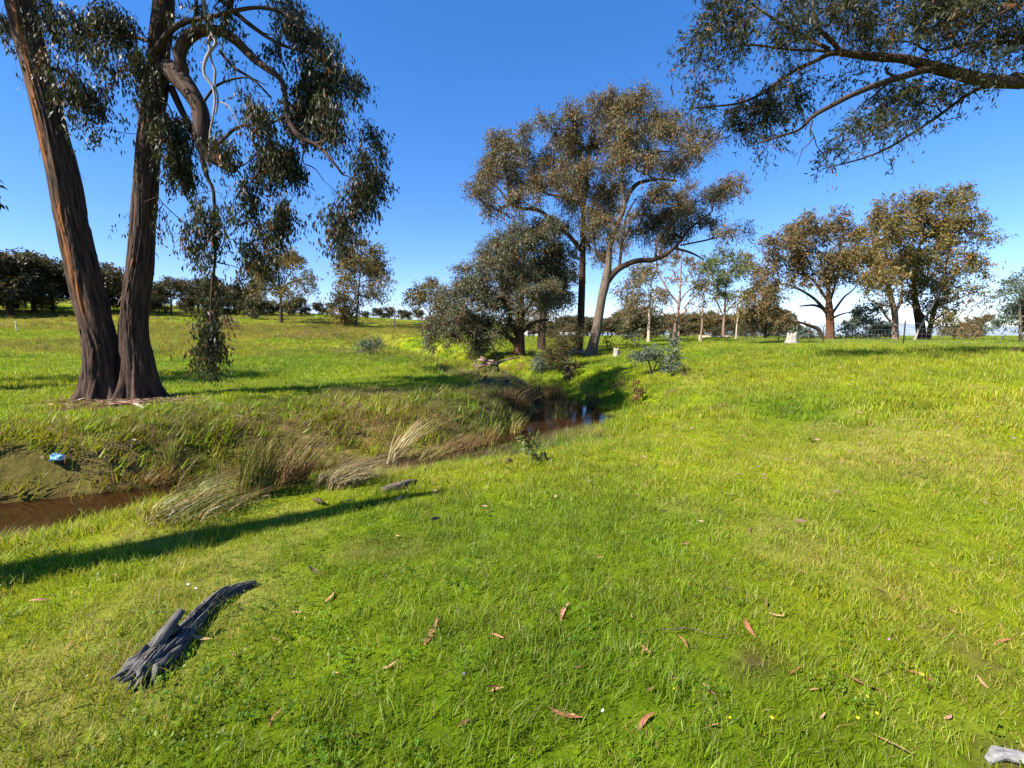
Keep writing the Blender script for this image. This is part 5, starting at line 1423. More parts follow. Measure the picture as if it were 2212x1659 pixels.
def build_rushes():
    rng = np.random.default_rng(55)
    g = 'rush clumps along the creek'
    def clump(label, px, py, n, rad, h, w, lean, wind, cols, name='rush_clump', flat=0.0, dz=0):
        b = G(px, py); V, Q, T, c = stems_mesh(n, rad, h, w, lean, wind, cols, rng, flat=flat)
        mb = MB(); mb.add(V, Q, T, col=c)
        b[2] += dz
        o = obj(name, mb.mesh(name), M_REED, loc=b); tag(o, label, 'rushes', g)
    clump('tall yellow green rush tuft with pale broken base, above the left cut bank water', 372, 1026, 90, .10, .62, 0.0189, .22, (.0, .05), ((.42, .33, .17), (.20, .25, .035), (.17, .22, .03)))
    clump('tangle of straw coloured stems bent round the pale based rush tuft', 352, 1036, 285, .32, .34, 0.0120, 1.0, (.25, -.1), RUSH_STRAW)
    clump('wide swathe of green rushes flattened to the right of the pale based tuft', 430, 1050, 450, .38, .42, 0.0138, .45, (1.25, .25), RUSH_GREEN, flat=.4)
    clump('second flattened swathe of rushes lying in the brown water', 420, 1105, 390, .42, .40, 0.0138, .4, (1.2, .6), RUSH_GREEN, flat=.45)
    clump('big upright rush clump with green foot at the right end of open water', 552, 1078, 255, .16, .66, 0.0138, .28, (.32, .1), RUSH_GREEN)
    clump('leaning brown rushes behind the big green footed rush clump', 600, 1050, 300, .3, .55, 0.0138, .3, (.6, .15), RUSH_BROWN)
    clump('thin tall dry rush stalks rising left of the big rush clump', 512, 1060, 33, .3, .9, 0.0103, .12, (.05, .0), RUSH_BROWN)
    clump('mat of silvery flattened rushes lying along the near water edge', 735, 1042, 345, .28, .46, 0.0138, .25, (1.3, .35), ((.28, .22, .12), (.22, .19, .10), (.16, .12, .05)), flat=.6)
    clump('long pale straw stalks fanning up to the right from the near bank', 838, 1014, 51, .10, 1.15, 0.0241, .25, (.85, .35), ((.46, .38, .20), (.42, .35, .18), (.30, .22, .10)), flat=.15)
    clump('brown rushes bent flat beyond the long pale stalks', 905, 1000, 360, .35, .5, 0.0138, .3, (1.05, .4), RUSH_YELLOW, flat=.35)
    clump('brown rushes lying over the narrow part of the creek', 985, 975, 390, .4, .55, 0.0155, .3, (1.0, .4), RUSH_BROWN, flat=.35)
    clump('upright straw rush clump at the mouth of the pool', 1056, 976, 105, .16, .62, 0.0207, .25, (.3, .15), RUSH_STRAW)
    clump('pale green rush tuft on the near edge at the pool mouth', 1112, 945, 90, .16, .55, 0.0207, .3, (.3, .1), RUSH_YELLOW)
    clump('tall upright green rushes standing at the near edge of the pool', 1205, 926, 105, .26, 1.0, 0.0189, .12, (.05, .05), RUSH_GREEN)
    clump('yellow rushes leaning right along the near pool edge', 1245, 922, 135, .30, .42, 0.0224, .4, (.6, .1), RUSH_YELLOW)
    clump('dense brown rushes standing at the back of the pool', 1150, 872, 255, .40, .95, 0.0207, .2, (.1, .05), RUSH_BROWN)
    clump('grey brown rushes at the back right of the pool', 1195, 868, 225, .45, .85, 0.0207, .2, (.05, .05), RUSH_BROWN)
    clump('dark rushes leaning left over the right side of the pool', 1285, 880, 165, .26, .95, 0.0189, .25, (-.5, .1), RUSH_GREEN)
    clump('dry dead grass hanging down the shaded cut bank at the pool', 1108, 880, 360, .45, .45, 0.0173, .8, (.5, -.3), RUSH_BROWN)
    clump('dead brown grass tangle on the cut bank left of the pool rushes', 1085, 862, 270, .45, .4, 0.0173, .9, (.4, -.2), RUSH_BROWN)
    for lab, px, py, h in (('pale yellow tussock below the forked brown branch', 1092, 806, .62), ('pale tussock between rotten wood and round bush', 1125, 800, .55), ('brown tussock at the foot of the dense creek gum', 1105, 770, .7), ('small brown tussock right of the dense creek gum trunk', 1150, 768, .6), ('rusty tussock on the creek bank below the wattle', 1150, 828, .4)):
        clump(lab, px, py, 130, .32, h, .016, .45, (.05, 0), RUSH_STRAW if 'pale' in lab else RUSH_BROWN, name='tussock')
    for i, (px, h) in enumerate(((80, .45), (97, .42), (104, .5), (141, .35))):
        clump('small blue green reed tuft in the field left of the forked trunk', px, 757, 26, .16, h, .014, .1, (0, 0), ((.08, .12, .06), (.07, .11, .06), (.10, .12, .06)), name='reed_tuft')
    for lab, px, py, h in (('tall thin dead weed stalk right of the forked trunk', 386, 968, .95), ('thin brown weed stalk by the litter trail', 512, 935, .35), ('reddish weed stalk on the far bank slope', 545, 930, .35)):
        clump(lab, px, py, 3, .02, h, .012, .06, (.02, 0), RUSH_BROWN, name='weed_stalk')
    # loose bank grass, combed and lodged by the flood: too much to count
    lib = make_lib('bank_tuft', [], M_GRASS)
    for i in range(3):
        b = MB()
        for (n, h, w, c0, c1) in (((22, 13, 5)[i], .28, .007, (.7, .7, .8), (.95, .95, 1.0)), ((8, 22, 34)[i], .26, .006, (1.25, .75, 7.), (1.7, 1.0, 11.))):
            V, Q, T, hv, idx = blades(n, .12, h, w, .3, rng, segs=4, flat=.25, wind=(.9, .0))
            cc = (np.array(c0) * (1 - hv[:, None]) + np.array(c1) * hv[:, None]) * rng.uniform(.7, 1.25, n)[idx][:, None]
            b.add(V, Q, T, col=cc)
        me = b.mesh('bank_tuft'); me.materials.append(M_GRASS)
        o = bpy.data.objects.new('bank_tuft_%d' % i, me); lib.objects.link(o)
    n = 16000
    k = rng.integers(0, len(CRK), n)
    sd = np.where(rng.random(n) < .62, 1.0, -1.0)
    nx, ny = -CTAN[k, 1], CTAN[k, 0]
    bw = np.where(sd > 0, CRK[k, 4], CRK[k, 3] * .32)
    off = CRK[k, 2] - .02 + rng.random(n) ** 1.3 * (bw * 1.5 + .3)
    x, y = CRK[k, 0] + nx * off * sd, CRK[k, 1] + ny * off * sd
    ok = (y < 20) & (x > -15) & (y > 2) & ((x < 2) | (sd > 0)) & (fbm(x * .9, y * .9, 23, 2) > .30)
    x, y, k, sd = x[ok], y[ok], k[ok], sd[ok]
    n = len(x)
    info = creek(x, y)
    m = info[0] > -.12
    x, y, k = x[m], y[m], k[m]; n = len(x); info = creek(x, y)
    c, straw, brown, bare = ground_cols(x, y, info)
    ang = np.arctan2(CTAN[k, 1], CTAN[k, 0]) + rng.normal(0, .45, n)
    rot = np.stack([rng.normal(0, .15, n), rng.normal(.15, .25, n), ang], 1)
    pick = np.where(rng.random(n) < .45 + straw * .5, 2, rng.integers(0, 2, n))
    scatter('bank_grass', np.stack([x, y, np.maximum(H(x, y), WATER) - .01], 1), rot, rng.uniform(.5, 1.15, n) * (1 + .03 * np.maximum(y - 6, 0)), pick, c * rng.uniform(.45, 1.15, (n, 1)) * np.array([[1, 1, 1], [1.0, .78, 1.2], [.75, .58, 1.]])[rng.integers(0, 3, n)], lib)


# ================================================================== things on the ground
def build_log():
    rng = np.random.default_rng(6)
    ctrl = [(296, 1462), (345, 1418), (400, 1360), (445, 1312), (495, 1275), (552, 1250)]
    rad = [.045, .066, .056, .056, .045, .022]
    pts = []
    for (x, y), r in zip(ctrl, rad):
        g = G(x, y + 14); g[2] += r * .40; pts.append(g)
    pts = np.array(pts)
    base = pts[2].copy(); base[2] = h1(*base[:2])
    root = thing('fallen_log', 'weathered grey splintered log lying in the grass at lower left', 'log', base)
    k = 110; m = 170
    pr = smooth_path(np.concatenate([pts, np.array(rad)[:, None]], 1), m)
    V, Q, T, bk = tubes(pr[None, :, :3], pr[None, :, 3], k)
    nn = m * k
    th = np.tile(np.arange(k) / k, m); s = bk[:nn, 2]
    th = th + .035 * np.sin(s * 9)
    r1_ = 1 - np.abs(2 * vn(th * 26, s * 3.0, 4, per=26) - 1)
    r2_ = 1 - np.abs(2 * vn(th * 52, s * 6, 6, per=52) - 1)
    low = vn(th * 4, s * 4, 8, per=4)
    crack = S((r1_ - .62) / .3) * .30 + S((r2_ - .7) / .25) * .14
    cen = np.repeat(pr[:, :3], k, 0)
    V[:nn] = cen + (V[:nn] - cen) * (1.05 - crack + .45 * (low - .5))[:, None]
    mb = MB(); mb.add(V, Q, T, bark=bk * 3.0)
    obj('log_body', mb.mesh('log_body', base), M_LOG, root)
    d0 = nrm(pts[0] - pts[1])
    sidev = nrm(np.cross(d0, [0, 0, 1]))
    for i in range(15):
        a = (i - 7) / 7.5
        st = pts[1] * .35 + pts[0] * .65 + sidev * a * .068 + np.array([0, 0, rng.uniform(-.02, .05)])
        L = rng.uniform(.03, .13)
        e = st + d0 * L + sidev * a * .03 + np.array([0, 0, rng.uniform(-.04, .02)])
        m = (st + e) / 2 + rng.normal(0, .006, 3)
        fl = rng.uniform(.45, .9)
        q = smooth_path(np.array([np.append(st - d0 * .16, .010), np.append(st, .020), np.append(m, .013), np.append(e, .003)]), 10)
        V, Q, T, bk = tubes(q[None, :, :3], q[None, :, 3], 10)
        V = V + (vn(V[:, 0] * 70, V[:, 1] * 70, 9) - .5)[:, None] * .014 + sidev * ((vn(V[:, 0] * 30, V[:, 1] * 30, 12) - .5) * .03)[:, None]
        mb = MB(); mb.add(V, Q, T, bark=bk * 3)
        obj('splinter', mb.mesh('splinter', base), M_LOG, root)
    st = pts[1] + np.array([-.03, .03, .05]); e = st + np.array([.03, .14, .09])
    q = smooth_path(np.array([np.append(st - d0 * .12, .03), np.append(st, .035), np.append(e, .02)]), 8)
    V, Q, T, bk = tubes(q[None, :, :3], q[None, :, 3], 10); mb = MB(); mb.add(V, Q, T, bark=bk * 3)
    obj('broken_stub', mb.mesh('broken_stub', base), M_LOG, root)


def leaf_shape(L, W, curl, bend, rng):
    n = 7
    t = np.linspace(0, 1, n)
    w = W * .5 * np.sin(np.pi * np.clip(t, .02, .985)) ** .75 * (1 - .35 * t)
    x = (t - .5) * L; side = bend * L * (t - .5) ** 2
    z = curl * L * (4 * (t - .5) ** 2)
    a = np.stack([x, side - w, z + w * .35], 1); b = np.stack([x, side, z], 1); c = np.stack([x, side + w, z + w * .35], 1)
    V = np.stack([a, b, c], 1).reshape(-1, 3)
    i = np.arange(n - 1) * 3
    Q = np.concatenate([np.stack([i, i + 1, i + 4, i + 3], 1), np.stack([i + 1, i + 2, i + 5, i + 4], 1)])
    return V, Q


def build_leaves():
    rng = np.random.default_rng(31)
    mats = [plain_mat('dry_leaf_red_brown', (.16, .06, .03), (.27, .12, .06), 30, .6, .2), plain_mat('dry_leaf_pink', (.30, .12, .08), (.46, .22, .15), 25, .6, .2),
            plain_mat('dry_leaf_tan', (.24, .14, .07), (.36, .23, .12), 30, .7, .2), plain_mat('dry_leaf_dark', (.10, .055, .03), (.17, .09, .055), 30, .7, .2)]
    meshes = []
    for mi in range(4):
        for _ in range(3):
            V, Q = leaf_shape(rng.uniform(.09, .13), rng.uniform(.020, .030), rng.uniform(-.12, .15), rng.uniform(-.5, .5), rng)
            me = mk('gum_leaf', V, Q); me.materials.append(mats[mi]); meshes.append(me)
    named = [(932, 1375, 1, 1.35, 75, 'big pinkish red curled gum leaf in the grass below picture centre', 1.3), (1216, 1326, 1, 1.25, 65, 'pink gum leaf standing tilted right of the big pinkish red leaf', 1.3), (1613, 1359, 0, 1.45, 80, 'long reddish brown gum leaf pointing away on the bare patch', 1.4),
             (1573, 1277, 2, 1.15, -15, 'pale orange gum leaf lying flat above the long reddish brown leaf', 1), (713, 1297, 1, 1.0, 85, 'single pale pink gum leaf right of the weathered log', 1.0), (1219, 1556, 0, 1.15, -20, 'broad brown gum leaf near the bottom edge, left of a smaller curled leaf', 1.2), (1391, 1568, 0, 1.1, 40, 'dark tan gum leaf tilted up near the bottom centre weeds', 1.1),
             (94, 1302, 1, 1.2, 45, 'pale pink bark like leaf at left beside the dark trunk shadow', 1.5), (682, 1240, 2, 1.1, 10, 'tan leaf lying flat between the log tip and the trunk shadow', 1.5), (2160, 1393, 0, 1.0, 5, 'orange brown gum leaf against dark grass at far right', 1.2), (1065, 1496, 0, 1.2, 60, 'brown gum leaf beside the small purple flower', 1.1), (1996, 1471, 0, 1.1, -40, 'reddish gum leaf slanting down to the right at lower right', 1),
             (1865, 1487, 0, 1.1, -35, 'rust brown gum leaf left of the reddish slanting leaf', 1.1), (1926, 1618, 2, 1.1, -50, 'tan gum leaf at bottom right near the bare soil', 1.1), (434, 1387, 2, 1.0, -5, 'pale tan leaf curled against the near side of the log', 1.2), (1572, 1072, 2, 1.5, 15, 'pale curled leaf standing out in the sunny grass right of centre', 1.6)]
    rest = [(1363, 1335), (1656, 1310), (1677, 1335), (1389, 1412), (1249, 1451), (1478, 1395), (1851, 1412), (1405, 1495), (1272, 1537), (1235, 1554), (1642, 1601), (1464, 1476), (1113, 1228), (1294, 1209), (1149, 1434), (1074, 1381), (1099, 1384), (843, 1447), (1070, 1500), (1393, 1410), (958, 1264), (861, 1164), (1003, 1571), (594, 1389), (846, 1448), (727, 1462), (1530, 1500), (1716, 1460),
            (1775, 1560), (640, 1330), (505, 1420), (1330, 1150), (1480, 1180), (1730, 1240), (1900, 1280), (2060, 1330), (780, 1330), (1020, 1180), (1250, 1050), (1420, 1080), (1620, 1150), (2080, 1150), (1850, 1070), (350, 1330), (250, 1250), (150, 1400), (90, 1520), (420, 1580), (590, 1560), (760, 1600), (1540, 1575), (1760, 1500), (2050, 1560), (2120, 1480)]
    def put(px, py, me, rz, sc, label):
        g = G(px, py); g[2] += .016
        o = obj('gum_leaf', me, None, loc=g)
        o.rotation_euler = (rng.normal(0, .35), rng.normal(0, .3), rz); o.scale = (sc,) * 3
        tag(o, label, 'leaf', 'dry gum leaves fallen in the grass')
    for px, py, mi, sc, deg, lab, _ in named: put(px, py, meshes[mi * 3 + rng.integers(0, 3)], math.radians(deg), sc * 1.02, lab)
    for px, py in rest: put(px, py, meshes[rng.integers(0, 12)], rng.random() * 6.28, rng.uniform(.45, .8), 'small dry brown gum leaf half sunk in the green grass')
    # trail of litter on the far bank, and the bark round the forked tree
    def litter(name, P_, L, W, matl):
        n = len(P_)
        a = rng.random(n) * 6.28
        D = nrm(np.stack([np.cos(a), np.sin(a), rng.normal(0, .15, n)], 1))
        col = np.array([.20, .12, .07]) * rng.uniform(.4, 1.6, (n, 1)) + rng.uniform(0, .05, (n, 1))
        V, Q, cc = leaf_cloud(P_, D, L * rng.uniform(.5, 1.4, n), W * rng.uniform(.6, 1.4, n), col, rng)
        obj(name, mk(name, V, Q, None, {'col': cc}, False), matl, kind='stuff')
    tr = []
    for px, py in ((545, 893), (600, 888), (640, 880), (700, 872), (760, 864), (800, 860), (835, 858), (470, 850), (500, 848), (440, 880), (430, 900), (560, 905)):
        g = G(px, py)
        for _ in range(22): tr.append(g + np.array([rng.normal(0, .22), rng.normal(0, .12), .06]))
    tr = np.array(tr); tr[:, 2] = H(tr[:, 0], tr[:, 1]) + .07
    litter('leaf_litter', tr, .12, .035, M_REED)
    c0 = G(262, 868)
    pts = np.stack([c0[0] + rng.normal(.2, .85, 900), c0[1] + rng.normal(0, .42, 900), np.zeros(900)], 1); pts[:, 2] = H(pts[:, 0], pts[:, 1]) + rng.uniform(.01, .07, 900)
    litter('bark_litter', pts, .26, .022, M_REED)
    extra = np.stack([rng.uniform(-9, 9, 700), rng.uniform(3.5, 15, 700), np.zeros(700)], 1); d = creek(extra[:, 0], extra[:, 1])[0]
    extra = extra[d > .3]; extra[:, 2] = H(extra[:, 0], extra[:, 1]) + .06
    litter('scattered_litter', extra, .09, .026, M_REED)


def build_ground_things():
    rng = np.random.default_rng(71)
    def stick(name, label, cat, pts, mat, lift=.05, k=7, rr=None, ground=True):
        P_ = []
        for q in pts:
            g = G(q[0], q[1]); g[2] += lift + (q[3] if len(q) > 3 else 0); P_.append(np.append(g, q[2]))
        q = smooth_path(np.array(P_), max(6, len(P_) * 4)); b = q[len(q) // 2, :3].copy()
        V, Q, T, bk = tubes(q[None, :, :3], q[None, :, 3], k)
        V = V + ((vn(V[:, 0] * 25, V[:, 1] * 25, 3) - .5) * .25 * np.mean(q[:, 3]))[:, None]
        mb = MB(); mb.add(V, Q, T, bark=bk * 2)
        return tag(obj(name, mb.mesh(name, b), mat, loc=b), label, cat)
    stick('twig', 'thin pale twig lying above the bare patch at lower right', 'twig', [(1408, 1376, .0015), (1455, 1372, .0022), (1490, 1372, .0025), (1535, 1383, .002), (1581, 1385, .001)], M_BARK_GREY, .035)
    stick('fallen_branch', 'arched dark brown root like branch left of the little sapling', 'branch', [(1098, 1002, .035), (1104, 990, .04, .03), (1118, 984, .035, .04), (1140, 984, .02)], M_BARK_DARK, .03)
    stick('fallen_log', 'low brown log half sunk in the near bank right of the trunk shadow', 'log', [(826, 1064, .03), (850, 1057, .045), (880, 1049, .045), (897, 1045, .03)], M_BARK_GREY, .02, 12)
    stick('bark_piece', 'short dark bark lump beside the end of the trunk shadow', 'bark', [(676, 1087, .008), (687, 1091, .024), (700, 1095, .01)], M_BARK_DARK, .04)
    stick('bark_strip', 'long red bark strip on the litter before the forked trunk', 'bark', [(238, 880, .02), (270, 877, .045), (305, 876, .04), (328, 873, .02)], M_BARK_STRIP, .05)
    stick('bark_strip', 'short pale bark strip slanting off the long red strip', 'bark', [(290, 876, .02), (300, 881, .045), (312, 888, .02)], M_BARK_DEAD, .05)
    stick('driftwood', 'curved white driftwood piece at top of the left cut bank', 'driftwood', [(280, 962, .012), (288, 961, .018, .02), (297, 964, .017, .03), (304, 969, .008)], M_BARK_PALE, .06)
    stick('stick', 'dark broken stick standing against the left cut bank', 'stick', [(207, 1001, .012), (222, 985, .018, .05), (238, 965, .01, .06)], M_BARK_DARK, .06)
    stick('stick', 'pale forked stick lying below the dark stick on the cut bank', 'stick', [(222, 990, .008, .04), (223, 996, .012, .05), (230, 1003, .012, .05), (238, 1010, .006, .03)], M_BARK_DEAD, .05)
    stick('stick', 'thin straw twig sticking up left of the log', 'twig', [(180, 1352, .0015), (198, 1354, .002, .02), (215, 1368, .001, .01)], M_BARK_GREY, .05)
    # blue plastic caught in the bank
    b = G(124, 1000); b[2] += .05
    n, m = 26, 12
    th = np.linspace(0, 2 * math.pi, n, endpoint=False); ph = np.linspace(.05, math.pi / 2, m)
    TH, PH = np.meshgrid(th, ph)
    rr = 1 + .55 * (fbm(TH * 2.2 + 3, PH * 3, 9, 3) - .5) * 2
    V = np.stack([np.cos(TH) * np.sin(PH) * .10 * rr, np.sin(TH) * np.sin(PH) * .08 * rr, np.cos(PH) * .085 * rr], -1).reshape(-1, 3)
    i = np.arange(m - 1)[:, None] * n; j = np.arange(n)[None]
    Q = np.stack([i + j, i + (j + 1) % n, i + n + (j + 1) % n, i + n + j], -1).reshape(-1, 4)
    tag(obj('plastic_bag', mk('plastic_bag', V, Q, smooth=False), plain_mat('light_blue_plastic', (.16, .40, .55), (.30, .55, .70), 14, .35, .3), loc=b), 'crumpled light blue plastic bag caught in the left cut bank', 'plastic bag')
    # flowers
    def flower(col, name):
        mb = MB()
        for k in range(5):
            a = k * 6.283 / 5; d = np.array([math.cos(a), math.sin(a), .25]); w = np.array([-math.sin(a), math.cos(a), 0]) * .005
            mb.add([d * .001, d * .007 + w, d * .013, d * .007 - w], [[0, 1, 2, 3]])
        V, Q, T, bk = tubes(np.array([[[0, 0, -.07], [.004, 0, -.03], [0, 0, 0]]]), np.full((1, 3), .0012), 4)
        st = MB(); st.add(V, Q, T)
        return mb.mesh(name), st.mesh('stem')
    m_st = plain_mat('flower_stem_green', (.08, .13, .02), (.12, .18, .03), 20, .6, 0)
    for name, lab, cat, col, spots in (('purple_flower', 'tiny purple flower in the grass', 'flower', (.45, .18, .60), ((1002, 1490, 'left of bottom centre'), (1917, 1413, 'at lower right'))),
                                       ('yellow_flower', 'tiny yellow flower among the weeds along the bottom edge', 'flower', (.75, .48, .02), ((1530, 1570, ''), (1575, 1590, ''), (1870, 1545, ''), (1890, 1580, ''), (1665, 1588, ''), (1850, 1590, ''), (1990, 1490, ''), (1455, 1525, ''))),
                                       ('white_flower', 'small white petal flower in the grass', 'flower', (.85, .85, .82), ((408, 1289, 'left of the log end'), (424, 1296, 'touching the log end'), (213, 1265, 'by the trunk shadow'), (191, 1494, 'at lower left'), (1301, 1576, 'at bottom centre')))):
        mt = plain_mat(name + '_petal', tuple(c * .85 for c in col), col, 40, .6, 0)
        pet, stem = flower(col, 'petals')
        pet.materials.append(mt); stem.materials.append(m_st)
        first = None
        for px, py, wh in spots:
            g = G(px, py); g[2] += .075
            l = (lab + ' ' + wh).strip()
            sc = .6 if name == 'white_flower' else .5
            if first is None:
                first = thing(name, l, cat, g, name.replace('_', ' ') + 's in the grass'); obj('petals', pet, None, first); obj('stem', stem, None, first)
                first.rotation_euler = (rng.normal(0, .5), -.4, rng.random() * 6); first.scale = (sc,) * 3
            else:
                c = copy_thing(first, g, rng.random() * 6, sc, l); c.rotation_euler = (rng.normal(0, .5), -.4, rng.random() * 6)
    # stone at the lower right corner
    b = G(2185, 1650); b[2] += .01
    V, Q, T, bk = tubes(np.array([[[-.09, 0, 0], [-.04, .01, .02], [.03, -.01, .025], [.09, 0, 0]]]), np.array([[.012, .03, .03, .01]]), 9)
    V = V * [1, 1, .6] + (vn(V[:, 0] * 40, V[:, 1] * 40, 3) - .5)[:, None] * .02
    tag(obj('bark_slab', mk('bark_slab', V, Q, T, smooth=False), plain_mat('grey_bark_slab', (.12, .115, .11), (.26, .25, .25), 20, .8, .5), loc=b), 'pale grey bark slab on bare soil in the lower right corner', 'bark')


# ================================================================== fence, rail, stumps, post, sheds, turbines
def build_farm():
    rng = np.random.default_rng(17)
    m_pick = plain_mat('dark_steel_picket', (.012, .010, .010), (.03, .022, .02), 20, .7, .2)
    m_wire = plain_mat('galvanised_wire', (.25, .25, .24), (.38, .38, .37), 30, .45, 0, metallic=.6)
    line = lambda Y: 15.1 + .185 * Y
    Ys = [9, 16, 22.5, 30.5, 38, 46, 54]
    base = np.array([line(22.5), 22.5, h1(line(22.5), 22.5)])
    fence = thing('wire_fence', 'wire mesh paddock fence on dark steel pickets running away at right', 'fence', base)
    for Y in Ys:
        x = line(Y); z = h1(x, Y)
        V = []; Q = []
        hgt = 1.28
        prof = np.array([(0, .028), (.006, .004), (.030, -.016), (.024, -.022), (0, -.008), (-.024, -.022), (-.030, -.016), (-.006, .004)]) * 1.15
        n = len(prof)
        V = [(x + a, Y + b, z - .3) for a, b in prof] + [(x + a, Y + b, z + hgt) for a, b in prof]
        Q = [[i, (i + 1) % n, n + (i + 1) % n, n + i] for i in range(n)]
        T = [[n, n + i, n + i + 1] for i in range(1, n - 1)]
        obj('picket', mk('picket', np.array(V) - base, Q, T, smooth=False), m_pick, fence)
    yy = np.linspace(9, 54, 91)
    for hz in (.08, .24, .42, .62, .86, 1.1):
        p = np.stack([line(yy) + .03, yy, H(line(yy), yy) + hz], 1)
        V, Q, T, bk = tubes(p[None], np.full((1, len(yy)), .0035), 4)
        obj('wire', mk('wire', V - base, Q, T), m_wire, fence)
    yv = np.arange(9, 54, .3)
    x = line(yv) + .03; z = H(x, yv)
    p = np.stack([np.stack([x, yv, z + .08], 1), np.stack([x, yv, z + .86], 1)], 1)
    V, Q, T, bk = tubes(p, np.full((len(yv), 2), .003), 3, cap=False)
    obj('stay_wires', mk('stay_wires', V - base, Q, T), m_wire, fence, kind='stuff')
    # log rail
    Y = 52.0
    m_rail = plain_mat('weathered_pine_rail', (.36, .27, .16), (.55, .44, .30), 6, .8, .4, stretch=(1, 6, 6))
    pl, pr_ = P(1512, 751, Y), P(1573, 749, Y)
    for q in (pl, pr_): q[2] = h1(q[0], q[1])
    t = thing('log_rail', 'pale horizontal log rail on two short round posts', 'barrier', (pl + pr_) / 2)
    zb = P(1540, 743.5, Y)[2]
    zb = max(zb, (pl[2] + pr_[2]) / 2 + .45)
    for q, hh in ((pl, .22), (pr_, .15)):
        V, Q, T, bk = tubes(np.array([[q - [0, 0, .3], q + [0, 0, .1], [q[0], q[1], zb + hh]]]), np.array([[.17, .165, .16]]), 12)
        obj('post', mk('post', V - (pl + pr_) / 2, Q, T), m_rail, t)
    a, c = np.array([pl[0] + .1, Y - .2, zb]), np.array([pr_[0] - .05, Y - .2, zb + .02])
    V, Q, T, bk = tubes(smooth_path(np.array([a, (a + c) / 2 + [0, 0, .015], c]), 9)[None], np.array([np.linspace(.14, .12, 9)]), 12)
    obj('rail', mk('rail', V - (pl + pr_) / 2, Q, T), m_rail, t)
    # stumps
    def stump(label, px, py, Y, r, h, seed, mat, jag):
        q = P(px, py, Y); q[2] = h1(q[0], Y)
        n, k = 14, 28
        zs = np.concatenate([[-.3], np.linspace(0, h, n - 3), [h, h * .9]])
        th = np.arange(k) / k * 6.283
        V = []
        for i, z in enumerate(zs):
            rr = r * (1 + .35 * math.exp(-max(z, 0) / .15) - .12 * z / h) * (1 + .16 * (vn(th * 2, th * 0 + z * 1.5, seed) - .5) * 2)
            if i == n - 1: rr = rr * .75
            zz = np.full(k, z) + (jag * h * (vn(np.arange(k) * .6, np.full(k, 3.), seed + 1) - .5) if i >= n - 3 else 0)
            V.append(np.stack([np.cos(th) * rr, np.sin(th) * rr, zz], 1))
        V = np.concatenate(V); i = np.arange(n - 1)[:, None] * k; j = np.arange(k)[None]
        Q = np.stack([i + j, i + (j + 1) % k, i + k + (j + 1) % k, i + k + j], -1).reshape(-1, 4)
        V = np.concatenate([V, [[0, 0, h * .88]]]); T = np.stack([np.full(k, n * k), (n - 1) * k + np.arange(k), (n - 1) * k + (np.arange(k) + 1) % k], 1)
        bk = np.stack([V[:, 0], V[:, 1], V[:, 2]], 1)
        tag(obj('tree_stump', mk('tree_stump', V, Q, T, {'bark': bk}), mat, loc=q), label, 'stump')
    stump('small pale grey cut stump right of the leaning gum', 1331, 760, 26, .17, .47, 3, M_BARK_PALE2, .25)
    stump('large pale jagged stump beside the wire fence', 1709, 745, 27.0, .32, .66, 5, M_BARK_PALE2, .5)
    stump('broad low dark stump on the right edge in the shade', 2200, 770, 13.5, .16, .14, 7, M_BARK_DARK, .5)
    # white marker post
    q = P(36, 718, 49); q[2] = h1(q[0], 49)
    V, Q, T, bk = tubes(np.array([[[0, 0, -.2], [0, 0, .5], [0, 0, 1.0], [0, 0, 1.02], [0, 0, 1.12], [0, 0, 1.14]]]), np.array([[.045, .045, .045, .075, .075, .05]]), 12)
    tag(obj('marker_post', mk('marker_post', V, Q, T), plain_mat('white_plastic_pipe', (.70, .70, .68), (.8, .8, .78), 5, .5, 0), loc=q), 'thin white capped marker post in the field at far left', 'post')
    # white roofed sheds far off
    m_roof = plain_mat('white_painted_iron', (.72, .74, .76), (.8, .82, .84), 2, .4, .1)
    m_wall = plain_mat('grey_shed_wall', (.30, .30, .29), (.4, .4, .38), 2, .8, .1)
    for label, px, Y, w, h in (('long white roofed shed seen under the wattle bush', 1228, 150, 5.6, 1.5), ('small white roofed shed right of the leaning trunk foot', 1291, 155, 3.2, 1.2)):
        q = P(px, 725, Y); q[2] = h1(q[0], Y)
        q[2] = max(q[2], P(px, 727.5, Y)[2] - h * .6)
        t = thing('shed', label, 'shed', q)
        V = np.array([(-w / 2, -1.5, 0), (w / 2, -1.5, 0), (w / 2, 1.5, 0), (-w / 2, 1.5, 0), (-w / 2, -1.5, h * .55), (w / 2, -1.5, h * .55), (w / 2, 1.5, h * .55), (-w / 2, 1.5, h * .55)])
        obj('wall', mk('wall', V - [0, 0, .3], [[0, 1, 5, 4], [1, 2, 6, 5], [2, 3, 7, 6], [3, 0, 4, 7]], smooth=False), m_wall, t)
        R = np.array([(-w / 2 - .2, -1.8, h * .5), (w / 2 + .2, -1.8, h * .5), (w / 2 + .2, 0, h), (-w / 2 - .2, 0, h), (w / 2 + .2, 1.8, h * .5), (-w / 2 - .2, 1.8, h * .5)])
        R = np.concatenate([R, R + [0, 0, .06]])
        obj('roof', mk('roof', R, [[6, 7, 8, 9], [9, 8, 10, 11], [1, 0, 3, 2], [2, 3, 5, 4], [0, 1, 7, 6], [4, 5, 11, 10], [1, 2, 8, 7], [2, 4, 10, 8], [3, 0, 6, 9], [5, 3, 9, 11]], smooth=False), m_roof, t)
    # two wind turbines in front of the distant hill
    m_t = plain_mat('white_turbine', (.72, .74, .76), (.8, .82, .84), 1, .4, 0)
